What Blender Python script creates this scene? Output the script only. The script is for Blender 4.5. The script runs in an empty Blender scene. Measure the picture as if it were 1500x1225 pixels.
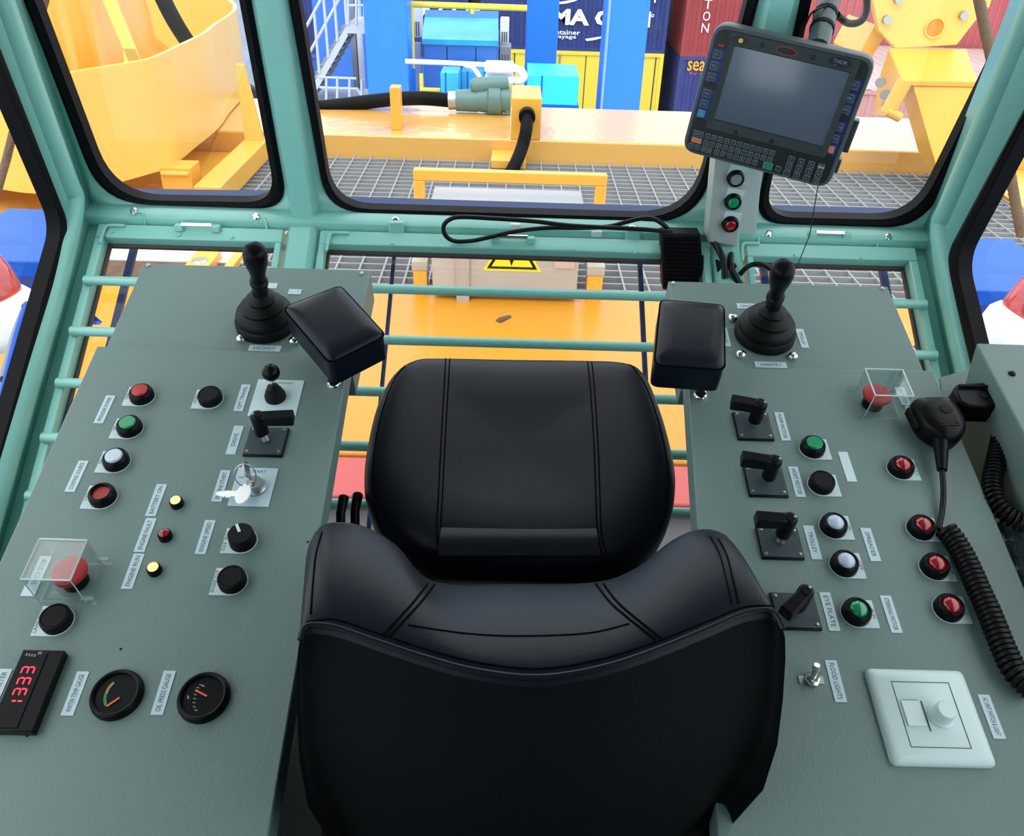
import bpy, bmesh, math, random
from mathutils import Vector, Matrix
random.seed(7)
R = math.radians
scene = bpy.context.scene
COL = scene.collection
V = Vector

# ------------------------------------------------------------------ camera
FPX, CX, CY = 1213.0, 750.0, 562.5
CAM = V((0, 0, 1.25))
PITCH, ROLL, YAW = R(31), R(1.9), R(0.6)
fw = V((0, math.cos(PITCH), -math.sin(PITCH)))
up = V((0, math.sin(PITCH), math.cos(PITCH)))
rt = V((1, 0, 0))
Ry = Matrix.Rotation(-YAW, 3, 'Z')
fw, up, rt = Ry @ fw, Ry @ up, Ry @ rt
rt2 = rt * math.cos(ROLL) + up * math.sin(ROLL)
up2 = up * math.cos(ROLL) - rt * math.sin(ROLL)
rt, up = rt2, up2
cd = bpy.data.cameras.new('camera'); cam = bpy.data.objects.new('camera', cd); COL.objects.link(cam)
m = Matrix((rt, up, -fw)).transposed().to_4x4(); m.translation = CAM
cam.matrix_world = m
cd.sensor_width = 36; cd.lens = FPX * 36 / 1500; cd.shift_y = -50 / 1500
cd.clip_start = 0.02; cd.clip_end = 400
scene.camera = cam

def ray(x, y):
    return fw + rt * ((x - CX) / FPX) - up * ((y - CY) / FPX)
def hit(x, y, P, N):
    d = ray(x, y); return CAM + d * ((P - CAM).dot(N) / d.dot(N))
def atz(x, y, z):    return hit(x, y, V((0, 0, z)), V((0, 0, 1)))
def ath(x, y, h):    return hit(x, y, V((0, h, 0)), V((0, 1, 0)))
def atx(x, y, X):    return hit(x, y, V((X, 0, 0)), V((1, 0, 0)))
def atd(x, y, d):    return CAM + ray(x, y) * d

# console frame: x across, t forward along the panel, h off the panel
TILT, DP = R(16), 0.76
E1 = V((1, 0, 0)); E2 = V((0, math.cos(TILT), math.sin(TILT))); E3 = V((0, -math.sin(TILT), math.cos(TILT)))
def PW(x, t, h=0.0): return CAM + E1 * x + E2 * t + E3 * (h - DP)
def pan(x, y, h=0.0):
    p = hit(x, y, CAM + E3 * (h - DP), E3) - CAM
    return p.dot(E1), p.dot(E2)
def panw(x, y, h=0.0):
    a, b = pan(x, y, h); return PW(a, b, h)
def frame(o, r, u, n=None):
    n = n or r.cross(u)
    M = Matrix((r, u, n)).transposed().to_4x4(); M.translation = o
    return M
# ------------------------------------------------------------------ materials
MATS = {}
def mat(name, col, rough=0.5, metal=0.0, emit=0.0, bump=0.0, bscale=80.0, var=0.0, vscale=6.0, spec=0.5, coat=0.0, alpha=None, stain=None, trans=0.0):
    if name in MATS: return MATS[name]
    m = bpy.data.materials.new(name); m.use_nodes = True
    nt = m.node_tree; b = nt.nodes['Principled BSDF']
    b.inputs['Base Color'].default_value = (*col, 1); b.inputs['Roughness'].default_value = rough
    b.inputs['Metallic'].default_value = metal; b.inputs['Specular IOR Level'].default_value = spec
    b.inputs['Coat Weight'].default_value = coat; b.inputs['Coat Roughness'].default_value = 0.08
    if trans: b.inputs['Transmission Weight'].default_value = trans
    if emit:
        b.inputs['Emission Color'].default_value = (*col, 1); b.inputs['Emission Strength'].default_value = emit
    tc = nt.nodes.new('ShaderNodeTexCoord')
    if var or stain:
        n = nt.nodes.new('ShaderNodeTexNoise'); n.inputs['Scale'].default_value = vscale; n.inputs['Detail'].default_value = 5
        nt.links.new(tc.outputs['Object'], n.inputs['Vector'])
        mx = nt.nodes.new('ShaderNodeMix'); mx.data_type = 'RGBA'
        c2 = stain if stain else tuple(c * (1 - var) for c in col)
        mx.inputs[6].default_value = (*col, 1); mx.inputs[7].default_value = (*c2, 1)
        rp = nt.nodes.new('ShaderNodeMapRange'); rp.inputs[1].default_value = 0.4; rp.inputs[2].default_value = 0.7
        nt.links.new(n.outputs['Fac'], rp.inputs[0]); nt.links.new(rp.outputs[0], mx.inputs[0])
        nt.links.new(mx.outputs[2], b.inputs['Base Color'])
    if bump:
        n = nt.nodes.new('ShaderNodeTexNoise'); n.inputs['Scale'].default_value = bscale; n.inputs['Detail'].default_value = 3
        nt.links.new(tc.outputs['Object'], n.inputs['Vector'])
        bp = nt.nodes.new('ShaderNodeBump'); bp.inputs['Strength'].default_value = bump; bp.inputs['Distance'].default_value = 0.01
        nt.links.new(n.outputs['Fac'], bp.inputs['Height']); nt.links.new(bp.outputs['Normal'], b.inputs['Normal'])
        if coat >= .5 and bump > .3: nt.links.new(bp.outputs['Normal'], b.inputs['Coat Normal'])
    MATS[name] = m; return m
def glassmat(name, tint=(1, 1, 1), refl=0.06, rough=0.02):
    m = bpy.data.materials.new(name); m.use_nodes = True; nt = m.node_tree; nt.nodes.clear()
    o = nt.nodes.new('ShaderNodeOutputMaterial'); t = nt.nodes.new('ShaderNodeBsdfTransparent'); g = nt.nodes.new('ShaderNodeBsdfGlossy')
    t.inputs['Color'].default_value = (*tint, 1); g.inputs['Roughness'].default_value = rough
    f = nt.nodes.new('ShaderNodeLayerWeight'); pw = nt.nodes.new('ShaderNodeMath'); pw.operation = 'POWER'; pw.inputs[1].default_value = 4
    mr = nt.nodes.new('ShaderNodeMath'); mr.operation = 'MULTIPLY_ADD'; mr.inputs[1].default_value = .55; mr.inputs[2].default_value = refl
    mx = nt.nodes.new('ShaderNodeMixShader')
    nt.links.new(f.outputs['Facing'], pw.inputs[0]); nt.links.new(pw.outputs[0], mr.inputs[0]); nt.links.new(mr.outputs[0], mx.inputs[0])
    nt.links.new(t.outputs[0], mx.inputs[1]); nt.links.new(g.outputs[0], mx.inputs[2]); nt.links.new(mx.outputs[0], o.inputs[0])
    MATS[name] = m; return m

MINT = mat('mint_paint', (.25, .58, .52), .30, bump=.04, bscale=60, coat=.3)
PANEL = mat('console_paint', (.140, .215, .203), .5, bump=.10, bscale=420, var=.05, vscale=5)
WALLM = mat('cab_lining', (.22, .28, .27), .6)
BLACK = mat('black_plastic', (.0035, .004, .0055), .34, spec=.14)
BLACKM = mat('matte_black', (.004, .0045, .006), .6, spec=.18, bump=.05, bscale=200)
RUBBER = mat('black_rubber', (.003, .0035, .005), .5, spec=.10)
BOOT = mat('boot_rubber', (.004, .005, .0065), .5, spec=.2)
LEATHER = mat('black_leather', (.0040, .0066, .0140), .38, bump=.04, bscale=500, spec=.22)
SHELL = mat('seat_shell', (.0028, .0045, .0055), .6, spec=.07, bump=.05, bscale=350)
STITCH = mat('stitching', (.0018, .002, .003), .8, spec=.04)
CHROME = mat('chrome', (.75, .77, .78), .15, 1.0)
STEEL = mat('steel', (.45, .46, .47), .35, 1.0)
WHITEP = mat('white_label', (.56, .70, .73), .45)
SILVERP = mat('silver_label', (.50, .64, .70), .35)
TEXT = mat('text_ink', (.05, .07, .09), .6)
WPLASTIC = mat('white_plastic', (.62, .76, .77), .35)
REDL = mat('red_lens', (.42, .012, .018), .28, coat=.4)
REDF = mat('red_flat', (.40, .02, .025), .45)
GREENL = mat('green_lens', (.0, .26, .10), .28, coat=.4)
WHITEL = mat('white_lens', (.52, .62, .72), .3, coat=.3)
GREYL = mat('grey_lens', (.22, .27, .29), .35)
REDG = mat('red_lens_glossy', (.30, .004, .010), .12, coat=.8)
GREENG = mat('green_lens_glossy', (.0, .25, .11), .12, coat=.8)
WHITEG = mat('white_lens_glossy', (.50, .58, .72), .18, coat=.6)
AMBER = mat('amber_lit', (1.0, .60, .22), .3, emit=1.1)
REDIND = mat('red_indicator', (.28, .003, .01), .25, coat=.5)
SLATE = mat('slate_plate', (.040, .060, .070), .4, spec=.3)
LED = mat('led_red', (1.0, .03, .06), .4, emit=1.3)
DARKG = mat('dark_face', (.004, .0045, .006), .2, spec=.12)
CLEAR = glassmat('clear_acrylic', (.95, .975, .975), .07, .05)
GLASS = glassmat('window_glass', (.95, .975, .97), .035, .01)
YELLOW = mat('yellow_paint', (.82, .43, .06), .32, var=.12, vscale=1.5, bump=.05, bscale=8)
YELLOWB = mat('bright_yellow_paint', (.86, .55, .12), .35, var=.1, vscale=1.2)
YWET = mat('wet_yellow_paint', (.72, .40, .10), .28, bump=.4, bscale=11, coat=.55, spec=.5)
YGIRD = mat('wet_girder_paint', (.62, .26, .018), .3, bump=.3, bscale=9, coat=.1, spec=.35)
BLUE = mat('blue_paint', (.006, .095, .52), .45, spec=.25, bump=.03, bscale=5)
BLUEC = mat('blue_column_paint', (.02, .22, .80), .35)
CYAN = mat('cyan_paint', (.03, .50, .75), .35, var=.3, vscale=2)
NAVY = mat('navy_paint', (.028, .045, .20), .5, var=.25, vscale=1.2)
PURPLE = mat('indigo_paint', (.05, .06, .24), .5, var=.2, vscale=1)
OXIDE = mat('oxide_red', (.36, .05, .05), .55, var=.2, vscale=.8)
LEMON = mat('lemon_paint', (.85, .66, .06), .45)
GALV = mat('galvanised', (.27, .28, .295), .5, 0, var=.15, vscale=3)
GREYBOX = mat('grey_enclosure', (.46, .43, .40), .45, var=.1, vscale=3)
GREYGUN = mat('teal_casting', (.10, .21, .22), .45)
CONCRETE = mat('wet_concrete', (.20, .24, .33), .8, spec=.2, var=.2, vscale=.15)
ROPE = mat('rusty_rope', (.14, .09, .06), .7, bump=.5, bscale=60)
WHITEX = mat('white_paint', (.85, .86, .86), .4)
PINKROOF = mat('pale_roof', (.50, .37, .37), .5, var=.15, vscale=.5)
REDPAINT = mat('red_paint', (.50, .07, .07), .35, bump=.1, bscale=8)
BROWN = mat('rusty_plate', (.13, .075, .05), .6, var=.5, vscale=18)
ORANGE = mat('orange_lettering', (.9, .45, .02), .5)
FLOORM = mat('floor_mat', (.10, .115, .115), .6, bump=.2, bscale=200)
SAFE = mat('safety_yellow', (.85, .75, .03), .4)
CABLE = mat('cable_sheath', (.005, .005, .007), .4, spec=.25)

# ------------------------------------------------------------------ mesh builder
class MB:
    def __init__(s): s.bm = bmesh.new(); s.mats = []
    def mi(s, m):
        if m not in s.mats: s.mats.append(m)
        return s.mats.index(m)
    def face(s, vs, m, smooth=True):
        try: f = s.bm.faces.new(vs)
        except ValueError: return None
        f.material_index = s.mi(m); f.smooth = smooth; return f
    def poly(s, pts, m): return s.face([s.bm.verts.new(p) for p in pts], m)
    def box(s, M, size, m, off=(0, 0, 0), taper=1.0):
        sx, sy, sz = [k / 2 for k in size]; ox, oy, oz = off
        vs = [s.bm.verts.new(M @ V((ox + a * sx * (taper if c > 0 else 1), oy + b * sy * (taper if c > 0 else 1), oz + c * sz))) for c in (-1, 1) for b in (-1, 1) for a in (-1, 1)]
        for q in ((0, 2, 3, 1), (4, 5, 7, 6), (0, 1, 5, 4), (2, 6, 7, 3), (0, 4, 6, 2), (1, 3, 7, 5)): s.face([vs[i] for i in q], m)
    def hexa(s, b4, t4, m):
        vs = [s.bm.verts.new(p) for p in list(b4) + list(t4)]
        n = len(b4)
        s.face(vs[:n][::-1], m); s.face(vs[n:], m)
        for i in range(n): s.face([vs[i], vs[(i + 1) % n], vs[n + (i + 1) % n], vs[n + i]], m)
    def prism(s, pts, z0, z1, M, m):
        s.hexa([M @ V((p[0], p[1], z0)) for p in pts], [M @ V((p[0], p[1], z1)) for p in pts], m)
    def slab(s, pts, n, th, m):      # polygon in space with thickness along n
        s.hexa([p - n * th for p in pts], list(pts), m)
    def lathe(s, prof, M, m, seg=24, ms=None):
        rings = []
        for r, z in prof:
            if r < 1e-6: rings.append([s.bm.verts.new(M @ V((0, 0, z)))])
            else: rings.append([s.bm.verts.new(M @ V((r * math.cos(2 * math.pi * k / seg), r * math.sin(2 * math.pi * k / seg), z))) for k in range(seg)])
        for i in range(len(rings) - 1):
            a, b = rings[i], rings[i + 1]; mm = ms[i] if ms else m
            for k in range(seg):
                k2 = (k + 1) % seg
                if len(a) == 1 and len(b) == 1: continue
                if len(a) == 1: s.face([a[0], b[k], b[k2]], mm)
                elif len(b) == 1: s.face([a[k], a[k2], b[0]], mm)
                else: s.face([a[k], a[k2], b[k2], b[k]], mm)
        return rings
    def tube(s, pts, r, m, seg=10, caps=True, closed=False, flat=1.0):
        pts = [V(p) for p in pts]; n = len(pts); rings = []
        t0 = (pts[1] - pts[0]).normalized()
        nn = t0.orthogonal().normalized()
        for i, p in enumerate(pts):
            t = (pts[min(i + 1, n - 1)] - pts[max(i - 1, 0)]).normalized()
            nn = (nn - t * nn.dot(t)).normalized(); bb = t.cross(nn)
            rr = r[i] if isinstance(r, (list, tuple)) else r
            rings.append([s.bm.verts.new(p + nn * rr * math.cos(2 * math.pi * k / seg) + bb * rr * flat * math.sin(2 * math.pi * k / seg)) for k in range(seg)])
        for i in range(n - 1):
            for k in range(seg): s.face([rings[i][k], rings[i][(k + 1) % seg], rings[i + 1][(k + 1) % seg], rings[i + 1][k]], m)
        if caps: s.face(rings[0][::-1], m); s.face(rings[-1], m)
    def cyl(s, a, b, r, m, seg=16, r2=None): s.tube([a, b], [r, r if r2 is None else r2], m, seg)
    def text(s, body, M, m, length=None, size=None, bold=0.0):
        cu = bpy.data.curves.new('t', 'FONT'); cu.body = body; cu.size = 1; cu.align_x = 'CENTER'; cu.align_y = 'CENTER'
        cu.resolution_u = 2; cu.offset = bold
        ob = bpy.data.objects.new('t', cu); COL.objects.link(ob)
        dg = bpy.context.evaluated_depsgraph_get(); me = bpy.data.meshes.new_from_object(ob.evaluated_get(dg))
        xs = [v.co.x for v in me.vertices]; ys = [v.co.y for v in me.vertices]
        w = max(xs) - min(xs); h = max(ys) - min(ys); cx = (max(xs) + min(xs)) / 2; cy = (max(ys) + min(ys)) / 2
        sx = (length / w) if length else size / h
        sy = (size / h) if size else sx
        vs = [s.bm.verts.new(M @ V(((v.co.x - cx) * sx, (v.co.y - cy) * sy, 0))) for v in me.vertices]
        for p in me.polygons: s.face([vs[i] for i in p.vertices], m)
        bpy.data.objects.remove(ob); bpy.data.curves.remove(cu); bpy.data.meshes.remove(me)
    def sheet(s, outer, holes, m):       # flat sheet with holes
        ed = []
        for loop in [outer] + holes:
            vs = [s.bm.verts.new(p) for p in loop]
            for i in range(len(vs)): ed.append(s.bm.edges.new((vs[i], vs[(i + 1) % len(vs)])))
        r = bmesh.ops.triangle_fill(s.bm, use_beauty=True, edges=ed)
        for g in r['geom']:
            if isinstance(g, bmesh.types.BMFace): g.material_index = s.mi(m)
    def grid(s, rows, m, closed=False):
        vr = [[s.bm.verts.new(p) for p in r] for r in rows]
        n = len(vr[0])
        for i in range(len(vr) - 1):
            for j in range(n if closed else n - 1): s.face([vr[i][j], vr[i][(j + 1) % n], vr[i + 1][(j + 1) % n], vr[i + 1][j]], m)
        return vr

WLOC = {}
def setp(o, label=None, cat=None, group=None, kind=None):
    if label: o['label'] = label
    if cat: o['category'] = cat
    if group: o['group'] = group
    if kind: o['kind'] = kind
def root(name, loc, label=None, cat=None, group=None, kind=None, parent=None):
    o = bpy.data.objects.new(name, None); COL.objects.link(o); o.empty_display_size = .05
    loc = V(loc); WLOC[o] = loc
    if parent: o.parent = parent; o.location = loc - WLOC[parent]
    else: o.location = loc
    setp(o, label, cat, group, kind); return o
def obj(name, mb, parent=None, bevel=0, seg=2, sub=0, solid=0, sharp=38, label=None, cat=None, group=None, kind=None, flip=True, soff=0.0):
    bm = mb.bm
    if flip: bmesh.ops.recalc_face_normals(bm, faces=bm.faces)
    cs = [v.co for v in bm.verts]
    lo = V((min(c.x for c in cs), min(c.y for c in cs), min(c.z for c in cs))); hi = V((max(c.x for c in cs), max(c.y for c in cs), max(c.z for c in cs)))
    org = V(((lo.x + hi.x) / 2, (lo.y + hi.y) / 2, lo.z))
    for v in bm.verts: v.co -= org
    me = bpy.data.meshes.new(name); bm.to_mesh(me); bm.free()
    for mm in mb.mats: me.materials.append(mm)
    for p in me.polygons: p.use_smooth = True
    if not sub: me.set_sharp_from_angle(angle=R(sharp))
    o = bpy.data.objects.new(name, me); COL.objects.link(o); WLOC[o] = org
    if parent: o.parent = parent; o.location = org - WLOC[parent]
    else: o.location = org
    if solid:
        md = o.modifiers.new('thickness', 'SOLIDIFY'); md.thickness = solid; md.offset = soff
    if sub:
        md = o.modifiers.new('smooth', 'SUBSURF'); md.levels = sub; md.render_levels = sub
    if bevel:
        md = o.modifiers.new('edges', 'BEVEL'); md.width = bevel; md.segments = seg; md.limit_method = 'ANGLE'; md.angle_limit = R(40)
        md.harden_normals = False
    setp(o, label, cat, group, kind); return o

def rounded(poly, rads, n=8):     # poly: 3D corner points of a flat polygon, rads: radius at each corner
    out = []; k = len(poly)
    for i in range(k):
        p, a, b = poly[i], poly[i - 1], poly[(i + 1) % k]
        r = rads[i] if isinstance(rads, (list, tuple)) else rads
        if r <= 0: out.append(p); continue
        da, db = (a - p).normalized(), (b - p).normalized()
        ang = da.angle(db); d = min(r / math.tan(ang / 2), (a - p).length * .49, (b - p).length * .49)
        p0, p1 = p + da * d, p + db * d
        for j in range(n + 1):
            s = j / n; out.append(p0 * (1 - s) ** 2 + p * 2 * s * (1 - s) + p1 * s * s)
    return out
def smooth(pts, n=6, closed=False):     # Catmull-Rom
    pts = [V(p) for p in pts]; out = []; k = len(pts)
    rng = range(k) if closed else range(k - 1)
    for i in rng:
        if closed: a, b, c, d = pts[i - 1], pts[i], pts[(i + 1) % k], pts[(i + 2) % k]
        else: a, b, c, d = pts[max(i - 1, 0)], pts[i], pts[i + 1], pts[min(i + 2, k - 1)]
        for j in range(n):
            t = j / n
            out.append(.5 * ((2 * b) + (c - a) * t + (2 * a - 5 * b + 4 * c - d) * t * t + (3 * b - a - 3 * c + d) * t ** 3))
    if not closed: out.append(pts[-1])
    return out
def inset(loop, c, f): return [p + (c - p) * f for p in loop]
def offs(loop, n, d):       # offset a flat closed loop inward by d (plane normal n)
    k = len(loop); out = []
    ar = sum(((loop[i] - loop[0]).cross(loop[(i + 1) % k] - loop[0])).dot(n) for i in range(k))
    s = 1 if ar > 0 else -1
    for i in range(k):
        a, p, b = loop[i - 1], loop[i], loop[(i + 1) % k]
        t = (b - a).normalized(); out.append(p + n.cross(t) * d * s)
    return out
# ================================================================== CAB SHELL
SANG = R(35); NS = V((0, -math.sin(SANG), math.cos(SANG))); DS = V((0, math.cos(SANG), math.sin(SANG)))
PS = V((0, 1.47, .689))
LEAN = R(9); DU = V((0, -math.sin(LEAN), math.cos(LEAN))); NU = V((0, -math.cos(LEAN), -math.sin(LEAN)))
PU = V((0, 1.50, .70))
WX = .785
FLOORZ = .280; TOPZ = 1.85; BACKY = -.75
def onU(x, y, d=0.0): return hit(x, y, PU + NU * d, NU)
def onS(x, y, d=0.0): return hit(x, y, PS + NS * d, NS)
def Sp(x, h, d=0.0):  return V((x, h, PS.z + (h - PS.y) * math.tan(SANG))) + NS * d
def Up(x, z, d=0.0):  return V((x, PU.y - (z - PU.z) * math.tan(LEAN), z)) + NU * d
def ext(p, q, z):     # extend the line p->q up to height z
    d = q - p; return p + d * ((z - p.z) / d.z)
WTOP = 1.66
def front_loop(BL, BR, L2, R2, d, rb, rt_=.06):
    bl, br = onU(*BL, d), onU(*BR, d)
    tl, tr = ext(bl, onU(*L2, d), WTOP), ext(br, onU(*R2, d), WTOP)
    return rounded([bl, br, tr, tl], [rb[0], rb[1], rt_, rt_], 8)
fr = [  # outer corners, inner corners of the three front panes
    (((149, 297), (426, 306), (36, 0), (372, 0)), ((165, 289), (407, 293), (56, 0), (353, 0)), (.095, .06)),
    (((478, 309), (1023, 328), (422, 0), (1112, 0)), ((488, 301), (1012, 317), (440, 0), (1092, 0)), (.075, .11)),
    (((1101, 326), (1350, 334), (1168, 0), (1520, 0)), ((1117, 314), (1338, 319), (1186, 0), (1496, 0)), (.06, .085)),
]
holes = []
def gasket(mb, lo, li, n, m):
    a = lo; rows = [a, [p + n * .008 for p in offs(lo, n, .003)]]
    mid = [(p * .5 + q * .5) + n * .013 for p, q in zip(lo, li)]
    rows += [mid, [p + n * .010 for p in li], [p - n * .014 for p in li]]
    mb.grid(rows, m, closed=True)
wi = 0
for BO, BI, rb in fr:
    wi += 1
    lo = front_loop(*BO, 0.0, rb); li = front_loop(*BI, -.004, rb)
    holes.append(offs(lo, NU, .004))
    w = root('window_%d' % wi, lo[0], kind='structure')
    g = MB(); gasket(g, lo, li, NU, RUBBER); obj('gasket', g, w, label='black rubber gasket')
    g = MB(); g.poly([p - NU * .018 for p in offs(lo, NU, .012)], GLASS); obj('glass', g, w, flip=False)
    # blue outer flange seen through the pane along its lower edge
    a, b = onU(*BI[0]), onU(*BI[1])
    f = MB(); q = V((0, 1, .02)).normalized()
    p0, p1 = a - NU * .024 - V((-.01, 0, .008)), b - NU * .024 - V((.01, 0, .008))
    f.hexa([p0 - V((0, 0, .012)), p1 - V((0, 0, .012)), p1 + q * .040 - V((0, 0, .012)), p0 + q * .040 - V((0, 0, .012))], [p0, p1, p1 + q * .040, p0 + q * .040], mat('blue_flange', (.02, .04, .14), .6, spec=.3))
    obj('flange', f, w, label='dark blue outer flange')
# front wall sheet
wf = MB()
outer = [Up(-WX, .70), Up(WX, .70), Up(WX, TOPZ), Up(-WX, TOPZ)]
wf.sheet(outer, holes, MINT)
WF = obj('wall_front', wf, kind='structure', solid=.012, soff=0)
# rail below the panes: folded steel profile
rl = MB(); prof = [(1.503, .724), (1.492, .722), (1.468, .714), (1.460, .707), (1.459, .698), (1.463, .690), (1.478, .684), (1.503, .676)]
rl.grid([[V((s * WX, h, z)) for h, z in prof] for s in (-1, 1)], MINT)
rl.poly([V((-WX, h, z)) for h, z in prof], MINT); rl.poly([V((WX, h, z)) for h, z in prof], MINT)
RAIL = obj('trim_1', rl, kind='structure')
# mullions, bent at the rail
def mull(cx0, cx1, wpx, name):
    b = onU(cx1, 318); t = ext(b, onU(cx0, 0), 1.80)
    mb = MB(); w = wpx; c = .012
    sec = [(-w, 0), (-w + .004, .012), (-w + c, .026), (w - c, .026), (w - .004, .012), (w, 0)]
    rows = [[p + V((x, 0, 0)) + NU * d for x, d in sec] for p in (t, b)]
    jb = V((b.x, 1.47, .70))
    rows.append([V((b.x + x, 1.47 - d * 1.0, .69 + d * .5)) for x, d in sec])
    rows.append([Sp(b.x + x, .90, d) for x, d in sec])
    mb.grid(rows, MINT)
    return obj(name, mb, kind='structure', sharp=25), b.x
_, ML = mull(397, 450, .030, 'trim_2')
_, MR = mull(1139, 1062, .030, 'trim_3')

# side walls
def side(sgn, name, OL, IL, wname):
    X = sgn * WX; N = V((-sgn, 0, 0))
    def loop(pts, r):
        f0, f1, c, l1, l2 = [atx(x, y, X) for x, y in pts]
        top = ext(f1, f0, WTOP)
        low = l1 + (l2 - l1) * ((.425 - l1.z) / (l2.z - l1.z))
        return rounded([top, c, low, V((X, -.45, low.z)), V((X, -.45, WTOP))], [.06, .06, .10, .06, .06], 8)
    lo, li = loop(OL, .06), loop(IL, .06)
    li = [p - N * .004 for p in li]
    w = MB()
    zf = [Up(X, TOPZ), Up(X, .70)]
    w.sheet([V((X, BACKY, FLOORZ)), V((X, .886, FLOORZ)), V((X, 1.47, .689)), V((X, 1.50, .70)), Up(X, TOPZ), V((X, BACKY, TOPZ))], [offs(lo, N, .004)], MINT)
    obj(name, w, kind='structure', solid=.012, soff=0)
    wr = root(wname, lo[0], kind='structure')
    g = MB(); gasket(g, lo, li, N, RUBBER); obj('gasket', g, wr, label='black rubber gasket')
    g = MB(); g.poly([p - N * .018 for p in offs(lo, N, .012)], GLASS); obj('glass', g, wr, flip=False)
    return lo
side(-1, 'wall_left', [(0, 78), (86, 295), (99, 336), (87, 380), (10, 675)], [(0, 103), (73, 274), (88, 330), (72, 390), (0, 641)], 'window_4')
side(1, 'wall_right', [(1500, 155), (1397, 340), (1388, 378), (1401, 437), (1424, 528)], [(1500, 181), (1412, 345), (1404, 380), (1413, 430), (1434, 515)], 'window_5')
# corner posts running on into the sloping side sills
for k, sgn in enumerate((-1, 1)):
    X = sgn * (WX + .004)
    path = [Up(X, 1.84, .062), Up(X, 1.4, .062), Up(X, 1.0, .062), Up(X, .80, .056)]
    s0 = Sp(X, 1.40, .050)
    corner = V((X, 1.432, .738))
    path = path + [corner] + [Sp(X, h, .046) for h in (1.36, 1.2, 1.03, .90)]
    t = MB(); t.tube(smooth(path, 5), .025, MINT, 20)
    obj('trim_%d' % (4 + k), t, kind='structure')
# roof, back wall, floor
b = MB(); b.box(Matrix.Translation((0, .28, TOPZ + .02)), (1.62, 2.15, .04), WALLM); obj('ceiling', b, kind='structure')
b = MB()
bls = [rounded([V((x0, BACKY, z0)), V((x1, BACKY, z0)), V((x1, BACKY, 1.72)), V((x0, BACKY, 1.72))], .05, 6) for x0, x1, z0 in ((-.77, -.47, .42),)]  # unseen rear pane, placed so its reflection falls on the terminal screen
b.sheet([V((-.80, BACKY, FLOORZ)), V((.80, BACKY, FLOORZ)), V((.80, BACKY, TOPZ)), V((-.80, BACKY, TOPZ))], bls, WALLM); obj('wall_back', b, kind='structure', solid=.012)
for k, bl_ in enumerate(bls):
    wr9 = root('window_%d' % (9 + k), bl_[0], kind='structure'); g = MB(); gasket(g, bl_, offs(bl_, V((0, 1, 0)), .018), V((0, 1, 0)), RUBBER); obj('gasket', g, wr9)
    g = MB(); g.poly(bl_, GLASS); obj('glass', g, wr9, flip=False)
b = MB(); b.box(Matrix.Translation((0, (BACKY + .895) / 2, FLOORZ - .02)), (1.6, .895 - BACKY, .04), FLOORM); obj('floor', b, kind='structure')

# sloping lower windows with guard bars
def lower(n, x0, x1, bars, lbar, rbar):
    w = root('window_%d' % n, Sp(x0, 1.2), kind='structure')
    H1, H0 = 1.462, .900
    f = MB()
    def bar(xa, xb, ha, hb, d0=-.012, d1=.016):
        f.hexa([Sp(xa, hb, d0), Sp(xb, hb, d0), Sp(xb, ha, d0), Sp(xa, ha, d0)], [Sp(xa, hb, d1), Sp(xb, hb, d1), Sp(xb, ha, d1), Sp(xa, ha, d1)], MINT)
    bar(x0, x1, H1, H1 - .024); bar(x0, x1, H0 + .022, H0)
    bar(x0, x0 + lbar, H1 - .024, H0 + .022); bar(x1 - rbar, x1, H1 - .024, H0 + .022)
    if n == 6: f.hexa([Sp(-WX, H0, -.012), Sp(x0, H0, -.012), Sp(x0, 1.475, -.012), Sp(-WX, 1.475, -.012)], [Sp(-WX, H0, 0), Sp(x0, H0, 0), Sp(x0, 1.475, 0), Sp(-WX, 1.475, 0)], MINT)
    if n == 8: f.hexa([Sp(x1, H0, -.012), Sp(WX, H0, -.012), Sp(WX, 1.475, -.012), Sp(x1, 1.475, -.012)], [Sp(x1, H0, 0), Sp(WX, H0, 0), Sp(WX, 1.475, 0), Sp(x1, 1.475, 0)], MINT)
    obj('frame', f, w, bevel=.002, label='mint green frame')
    # brown weather strip inside the frame
    g = MB(); e = .005; brn = mat('weather_strip', (.07, .055, .05), .6)
    xa, xb, ha, hb = x0 + lbar, x1 - rbar, H1 - .024, H0 + .022
    for (a1, a2, b1, b2) in ((xa, xb, ha, ha - e), (xa, xa + e, ha - e, hb + e), (xb - e, xb, ha - e, hb + e), (xa, xb, hb + e, hb)):
        g.hexa([Sp(a1, b2, -.012), Sp(a2, b2, -.012), Sp(a2, b1, -.012), Sp(a1, b1, -.012)], [Sp(a1, b2, -.004), Sp(a2, b2, -.004), Sp(a2, b1, -.004), Sp(a1, b1, -.004)], brn)
    obj('weather_strip', g, w)
    g = MB(); g.poly([Sp(xa, ha, -.009), Sp(xb, ha, -.009), Sp(xb, hb, -.009), Sp(xa, hb, -.009)], GLASS); obj('glass', g, w, flip=False)
    for h in bars:
        t = MB(); t.cyl(Sp(x0 + .006, h, .022), Sp(x1 - .006, h, .022), .0085, MINT, 14)
        obj('guard_bar', t, w)
    return w
HB = [1.360, 1.277, 1.197, 1.117, 1.037, .957]
W6 = lower(6, -WX + .030, ML - .034, HB, .016, .012)
W7 = lower(7, ML + .034, MR - .034, HB, .012, .012)
W8 = lower(8, MR + .034, WX - .030, HB, .012, .016)
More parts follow.
